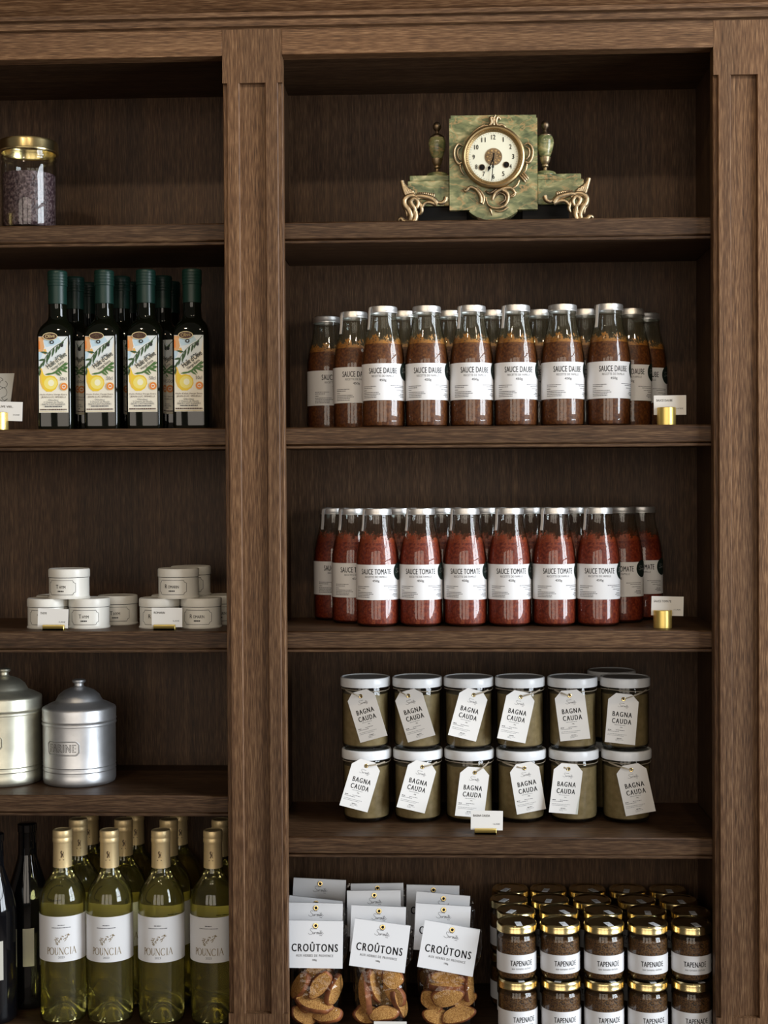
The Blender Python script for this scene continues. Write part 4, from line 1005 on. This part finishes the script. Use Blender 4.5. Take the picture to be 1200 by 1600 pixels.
def leaflet():
    m = MB(); W, H = 0.038, 0.052; mp = plane((0, 0, 0)); o = 0.0006
    m.prism([(-W, -H), (W - 0.009, -H), (W, H), (-W, H)], mp, simple('leaflet_paper', (0.50, 0.49, 0.45), 0.7), -0.0004, 0.0004)
    def st(p, w_=0.0007): m.flat(stroke(smooth(p), w_), mp, INK, o)
    st([(0.022, 0.038), (0.026, 0.034), (0.025, 0.028), (0.019, 0.026), (0.013, 0.030), (0.014, 0.037), (0.019, 0.040)])
    st([(0.010, 0.020), (0.020, 0.026), (0.026, 0.020), (0.025, 0.012), (0.017, 0.008)])
    st([(0.017, 0.008), (0.022, 0.003), (0.028, 0.006), (0.021, 0.001), (0.014, 0.004), (0.008, 0.000)])
    st([(0.012, 0.044), (0.016, 0.043), (0.018, 0.040)])
    m.flat(small_print(-0.02, 0.020, -0.010, 3, 0.0055, 0.0012, 3), mp, GREY, o)
    m.flat(small_print(0.000, 0.022, -0.038, 2, 0.005, 0.0012, 5), mp, GREY, o)
    ob = m.build('leaflet', None, (-0.7900, 0.098, S['s2'] + 0.0520 * math.cos(R(10))), (R(-10), 0, 0))
    tag(ob, 'grey leaflet with a line drawing, leaning behind the olive oil price card', 'leaflet')
leaflet()

# ------------------------------------------------------------------ mantel clock
def clock():
    ox, oz = 0.0885, S['s1']
    t = thing('mantel_clock', 'antique green onyx mantel clock with gilt bronze mounts', 'clock', (ox, 0.0, oz))
    K = 2.477 / 2250                         # metres in a photograph pixel at the clock's depth, used to size the mounts
    # main block with stepped shoulders and a bowed apron
    b = MB(); YF, YK = 0.072, 0.165
    pts = [(-0.0745, 0.0245), (-0.0400, 0.0245)]
    for k in range(13):
        a = R(218 + (322 - 218) * k / 12); pts.append((0.0525 * math.cos(a), 0.0465 + 0.0400 * math.sin(a)))
    pts += [(0.0400, 0.0245), (0.0755, 0.0245), (0.0755, 0.1800), (0.0735, 0.1800), (0.0735, 0.1850), (-0.0720, 0.1860), (-0.0720, 0.1805), (-0.0745, 0.1805)]
    pts = [p for i, p in enumerate(pts) if i == 0 or math.hypot(p[0] - pts[i - 1][0], p[1] - pts[i - 1][1]) > 1e-4]
    n = len(pts)
    b.add([(x, YF, z) for x, z in pts] + [(x, YK, z) for x, z in pts], [tuple(range(n)), tuple(range(2 * n - 1, n - 1, -1))] + [(i, n + i, n + (i + 1) % n, (i + 1) % n) for i in range(n)], ONYX)
    b.build('onyx_case', t)
    for sx, xa, xb, za in ((-1, -0.1465, -0.0750, 0.0772), (1, 0.0762, 0.1545, 0.0768)):
        wg = MB(); x0, x1 = min(xa, xb), max(xa, xb)
        wg.box(x0, x1, YF + 0.008, YK - 0.006, 0.034, za, ONYX)
        if sx < 0: wg.box(x0 + 0.0035, x1, YF + 0.011, YK - 0.009, za, za + 0.0100, ONYX)
        else: wg.box(x0, x1 - 0.0040, YF + 0.011, YK - 0.009, za, za + 0.0100, ONYX)
        wg.build('onyx_wing', t, bevel=0.001, bseg=1)
    # dark plinth works beneath
    d = MB(); d.box(-0.128, -0.045, 0.085, 0.150, 0.0, 0.0338, BLACKIRON); d.box(0.050, 0.130, 0.085, 0.150, 0.0, 0.0338, BLACKIRON); d.box(-0.045, 0.050, 0.100, 0.150, 0.0, 0.0300, BLACKIRON)
    d.box(-0.040, 0.040, 0.092, 0.100, 0.0, 0.012, BRONZEDARK)
    d.build('iron_base', t, bevel=0.001, bseg=1)
    # urns
    for ux in (-0.0955, 0.0915):
        u = MB(); z0 = 0.0870 if ux < 0 else 0.0866; c = (ux, 0.112, z0)
        u.lathe([(0, 0), (0.0200, 0), (0.0205, 0.003), (0.0185, 0.0075), (0.0150, 0.0095), (0, 0.0095)], ONYX, 36, c)
        uo = u.build('urn', t)
        v = MB(); v.lathe([(0.0075, 0.034), (0.0105, 0.040), (0.0135, 0.050), (0.0150, 0.060), (0.0142, 0.067), (0.0115, 0.072), (0, 0.0725)], ONYX, 36, c); v.build('urn_bowl', uo)
        v = MB(); v.lathe([(0.0052, 0.0092), (0.0038, 0.012), (0.0034, 0.017), (0.0060, 0.019), (0.0060, 0.0215), (0.0045, 0.0225), (0.0065, 0.0245), (0.0085, 0.029), (0.0098, 0.0345), (0.0088, 0.0350), (0, 0.0352)], BRONZE, 28, c); v.build('urn_stem', uo)
        v = MB(); v.lathe([(0.0120, 0.0705), (0.0125, 0.0725), (0.0085, 0.0760), (0.0038, 0.0785), (0.0028, 0.0820), (0.0050, 0.0845), (0.0072, 0.0880), (0.0075, 0.0915), (0.0055, 0.0960), (0.0025, 0.0985), (0, 0.0990)], BRONZEDARK, 28, c)
        v.build('urn_finial', uo)
    # dial, bezel and hands, all on the front face
    cx, cz = 0.0005, 0.1133
    def ringm(prof, m_, name, seg=72, par=None):
        q = MB(); q.lathe(prof, m_, seg)
        return q.build(name, par or t, loc=(cx, YF, cz), rot=(R(90), 0, 0))
    bz = ringm([(0.0536, 0.0), (0.0538, 0.007), (0.0525, 0.0105), (0.0500, 0.0120), (0.0478, 0.0112), (0.0470, 0.0096), (0.0462, 0.0100), (0.0452, 0.0088), (0.0436, 0.0076), (0.0421, 0.0050)], GILT, 'bezel')
    for q in range(1):
        e = MB()
        for k in range(90):
            a = 2 * PI * k / 90; e.lathe([(0.0008, -0.0008), (0.0010, 0.0), (0, 0.0011)], GILT, 6, (0.0449 * math.cos(a), 0.0449 * math.sin(a), 0.0088))
        e.build('beading', bz)
    dl = MB(); mp = plane((0, 0, 0))
    dl.lathe([(0.0425, 0.0040), (0.0425, 0.0052), (0.030, 0.0057), (0, 0.0060)], DIAL, 64)
    flat = lambda x, y, off: (x, y, 0.0060 + off)
    NAVY = simple('dial_blue_black', (0.02, 0.025, 0.035), 0.4)
    for h in range(1, 13):
        a = R(90 - 30 * h); s_ = str(h)
        dl.flat(shift(text(s_, 0.0072 if h >= 10 else 0.0015 if h == 1 else 0.0038, 0.0080, 0.02, 1.1), 0.0335 * math.cos(a), 0.0335 * math.sin(a)), flat, NAVY, 0.0002)
    for k in range(60):
        a = R(6 * k); dl.flat(shift(rect(-0.0008, 0.0008, -0.00025, 0.00025), 0.0403 * math.cos(a), 0.0403 * math.sin(a), a), flat, NAVY, 0.0001)
    do = dl.build('dial', t, loc=(cx, YF, cz), rot=(R(90), 0, 0))
    for wx, wz in ((-0.0198, -0.0178), (0.0215, -0.0140)):
        h = MB(); h.lathe([(0.0054, 0.0058), (0.0055, 0.0066), (0.0047, 0.0068), (0.0042, 0.0062)], BRONZEDARK, 24); h.lathe([(0.0046, 0.0060), (0.0012, 0.0061), (0.0012, 0.0075), (0, 0.0076)], BLACKIRON, 20)
        h.build('winding_hole', do, loc=(wx, wz, 0))
    r_ = MB(); r_.lathe([(0.0148, 0.0060), (0.0147, 0.0066), (0, 0.0068)], BRONZEDARK, 40)
    for k in range(10):
        a = R(36 * k); r_.lathe([(0.0021, 0.0066), (0.0015, 0.0073), (0, 0.0074)], GILT, 8, (0.0106 * math.cos(a), 0.0106 * math.sin(a), 0))
        r_.lathe([(0.0012, 0.0066), (0, 0.0072)], GILT, 8, (0.0062 * math.cos(a + 0.3), 0.0062 * math.sin(a + 0.3), 0))
    r_.build('dial_rosette', do)
    fl2 = lambda x, y, off: (x, y, 0.0080 + off)
    hd = MB()
    hd.prism([(-0.0008, 0.0), (-0.0006, -0.0410), (0.0000, -0.0420), (0.0006, -0.0410), (0.0008, 0.0), (0.0012, 0.006), (-0.0012, 0.006)], fl2, BLACKIRON, 0.0012, 0.0018)
    hd.flat(ringshape(0, -0.0175, 0.0010, 0.0022), fl2, BLACKIRON, 0.0018)
    hd.build('minute_hand', do, rot=(0, 0, R(-4.5)))
    hd = MB()
    hd.prism([(-0.0009, 0.0), (-0.0008, -0.0185), (-0.0022, -0.0205), (0.0, -0.0285), (0.0022, -0.0205), (0.0008, -0.0185), (0.0009, 0.0)], fl2, BLACKIRON, 0.0002, 0.0008)
    hd.flat(ringshape(0, -0.0205, 0.0008, 0.0026), fl2, BLACKIRON, 0.0008)
    hd.build('hour_hand', do, rot=(0, 0, R(-21)))
    # cast mounts: tapered scrolls laid on the face; coordinates in photograph pixels about the dial centre, y up
    def scroll(mb, pts, r0, r1, y=YF - 0.002, m_=BRONZE, k=1.0, cx_=cx, cz_=cz):
        p = smooth(pts, 5); n_ = len(p)
        rad = [((r0 + (r1 - r0) * i / (n_ - 1)) * (0.55 + 0.45 * math.sin(PI * min(1, (i + 1) / (n_ * 0.35) if i < n_ * 0.35 else 1) / 2))) for i in range(n_)]
        mb.tube([(cx_ + a * K, y - 0.0015 * math.sin(PI * i / n_), cz_ + b_ * K) for i, (a, b_) in enumerate(p)], [q * K for q in rad], m_, 12, 1.2)
    s_ = MB()
    scroll(s_, [(-9, 47), (-3, 53), (-4, 61), (2, 58), (3, 50)], 3.5, 1.8); scroll(s_, [(9, 47), (4, 53), (7, 62), (11, 58)], 3.2, 1.4); scroll(s_, [(1, 48), (0, 56), (3, 65)], 3, 1.5)
    scroll(s_, [(-20, 46), (-12, 49), (-6, 47)], 1.2, 2.6); scroll(s_, [(20, 45), (13, 50), (6, 48)], 1.2, 2.6); scroll(s_, [(-36, 34), (-26, 43), (-14, 50)], 0.8, 2.0)
    s_.build('crest_mount', t)
    for sx in (-1, 1):
        s_ = MB()
        scroll(s_, [(sx * 47, 18), (sx * 54, 21), (sx * 60, 13), (sx * 60, 0), (sx * 55, -9), (sx * 50, -8)], 1.6, 2.6)
        scroll(s_, [(sx * 50, 16), (sx * 55, 12), (sx * 55, 2), (sx * 51, -4)], 1.2, 1.6)
        scroll(s_, [(sx * 52, -10), (sx * 50, -20), (sx * 46, -26)], 2.0, 1.2)
        if sx > 0:
            for q in range(3): scroll(s_, [(41 + q * 2.6, -29 + q * 2.8), (46 + q * 2.4, -35 + q * 2.4), (48 + q * 2.4, -38 + q * 2.4)], 1.8, 2.2)
        s_.build('side_mount', t)
    s_ = MB()
    scroll(s_, [(-46, -48), (-43, -52), (-36, -46), (-26, -51), (-20, -62), (-20, -70)], 2.2, 3.4)
    scroll(s_, [(-32, -45), (-22, -50), (-15, -62), (-17, -72)], 1.2, 2.4)
    scroll(s_, [(-12, -62), (-8, -74), (4, -79), (16, -76), (22, -66), (21, -56), (14, -51)], 1.6, 3.6)
    scroll(s_, [(-2, -66), (2, -56), (12, -50), (26, -48), (33, -56), (27, -60)], 3.4, 2.0)
    scroll(s_, [(0, -64), (8, -56), (16, -58), (18, -66), (10, -72)], 1.4, 2.2, m_=BRONZEDARK)
    scroll(s_, [(28, -50), (36, -44), (40, -36)], 2.6, 1.2); scroll(s_, [(24, -62), (31, -61), (35, -55)], 1.6, 1.0)
    scroll(s_, [(-6, -80), (-4, -84), (-3, -90)], 2.8, 1.0); scroll(s_, [(2, -83), (12, -84), (22, -78)], 1.0, 2.0); scroll(s_, [(-12, -52), (-6, -56), (4, -50)], 1.6, 2.4, m_=BRONZEDARK)
    s_.build('apron_mount', t)
    # feet: shell, leg scroll, toe and reeded arm
    def foot(sx, x0):
        q = MB(); P = lambda a, b_: (sx * a, b_)
        def sc(pts, r0, r1, yo=0.0, m_=BRONZE): scroll(q, [P(*p) for p in pts], r0 * 1.5, r1 * 1.5, YF - 0.012 + yo, m_, 1.0, x0, 0.0)
        # coordinates: a = distance inward from the outer toe tip, b = height over the shelf (photo pixels)
        sc([(2, 2.2), (1, 6), (5, 8), (9, 4), (16, 2.2), (24, 3), (27, 10), (26, 18)], 1.8, 3.4)
        sc([(18, 4), (20, 12), (16, 22), (11, 28), (10, 36), (16, 42), (26, 43), (33, 37)], 3.8, 2.6)
        sc([(24, 12), (26, 22), (22, 28), (20, 34), (26, 38), (31, 32), (29, 25), (24, 24)], 3.0, 2.2, -0.002)
        sc([(34, 14), (37, 20), (35, 28), (31, 33)], 1.6, 2.6)
        sc([(14, 12), (13, 20), (9, 26), (8, 33)], 2.0, 1.6)
        sc([(20, 36), (30, 42), (42, 41), (54, 37), (60, 30)], 3.0, 3.4)
        sc([(32, 34), (38, 27), (36, 24), (42, 31), (50, 32), (60, 28)], 1.4, 2.2, -0.001)
        sc([(56, 42), (58, 35), (66, 31), (72, 34), (74, 39)], 1.4, 2.8)
        for k in range(9): sc([(31 + k * 3, 42.5 - 0.35 * max(0, k - 3)), (31.6 + k * 3, 47.5 - 0.5 * max(0, k - 4))], 1.5, 1.1)
        for k in range(6):
            a = R(150 - k * 23); sc([(18, 40), (18 + (7 if k < 3 else 9) * math.cos(a), 40 + 10 * math.sin(a)), (15 + (3 - k) * -2.4 + 2 * math.cos(a), 54 + (9 - 3.2 * k if k > 0 else 12))], 1.8, 2.4, 0.001)
        q.build('scroll_foot', t)
        return q
    foot(1, -0.0735 - ox - 0.0005); foot(-1, 0.2566 - ox)
    # back feet blocks under the case keep it standing
clock()
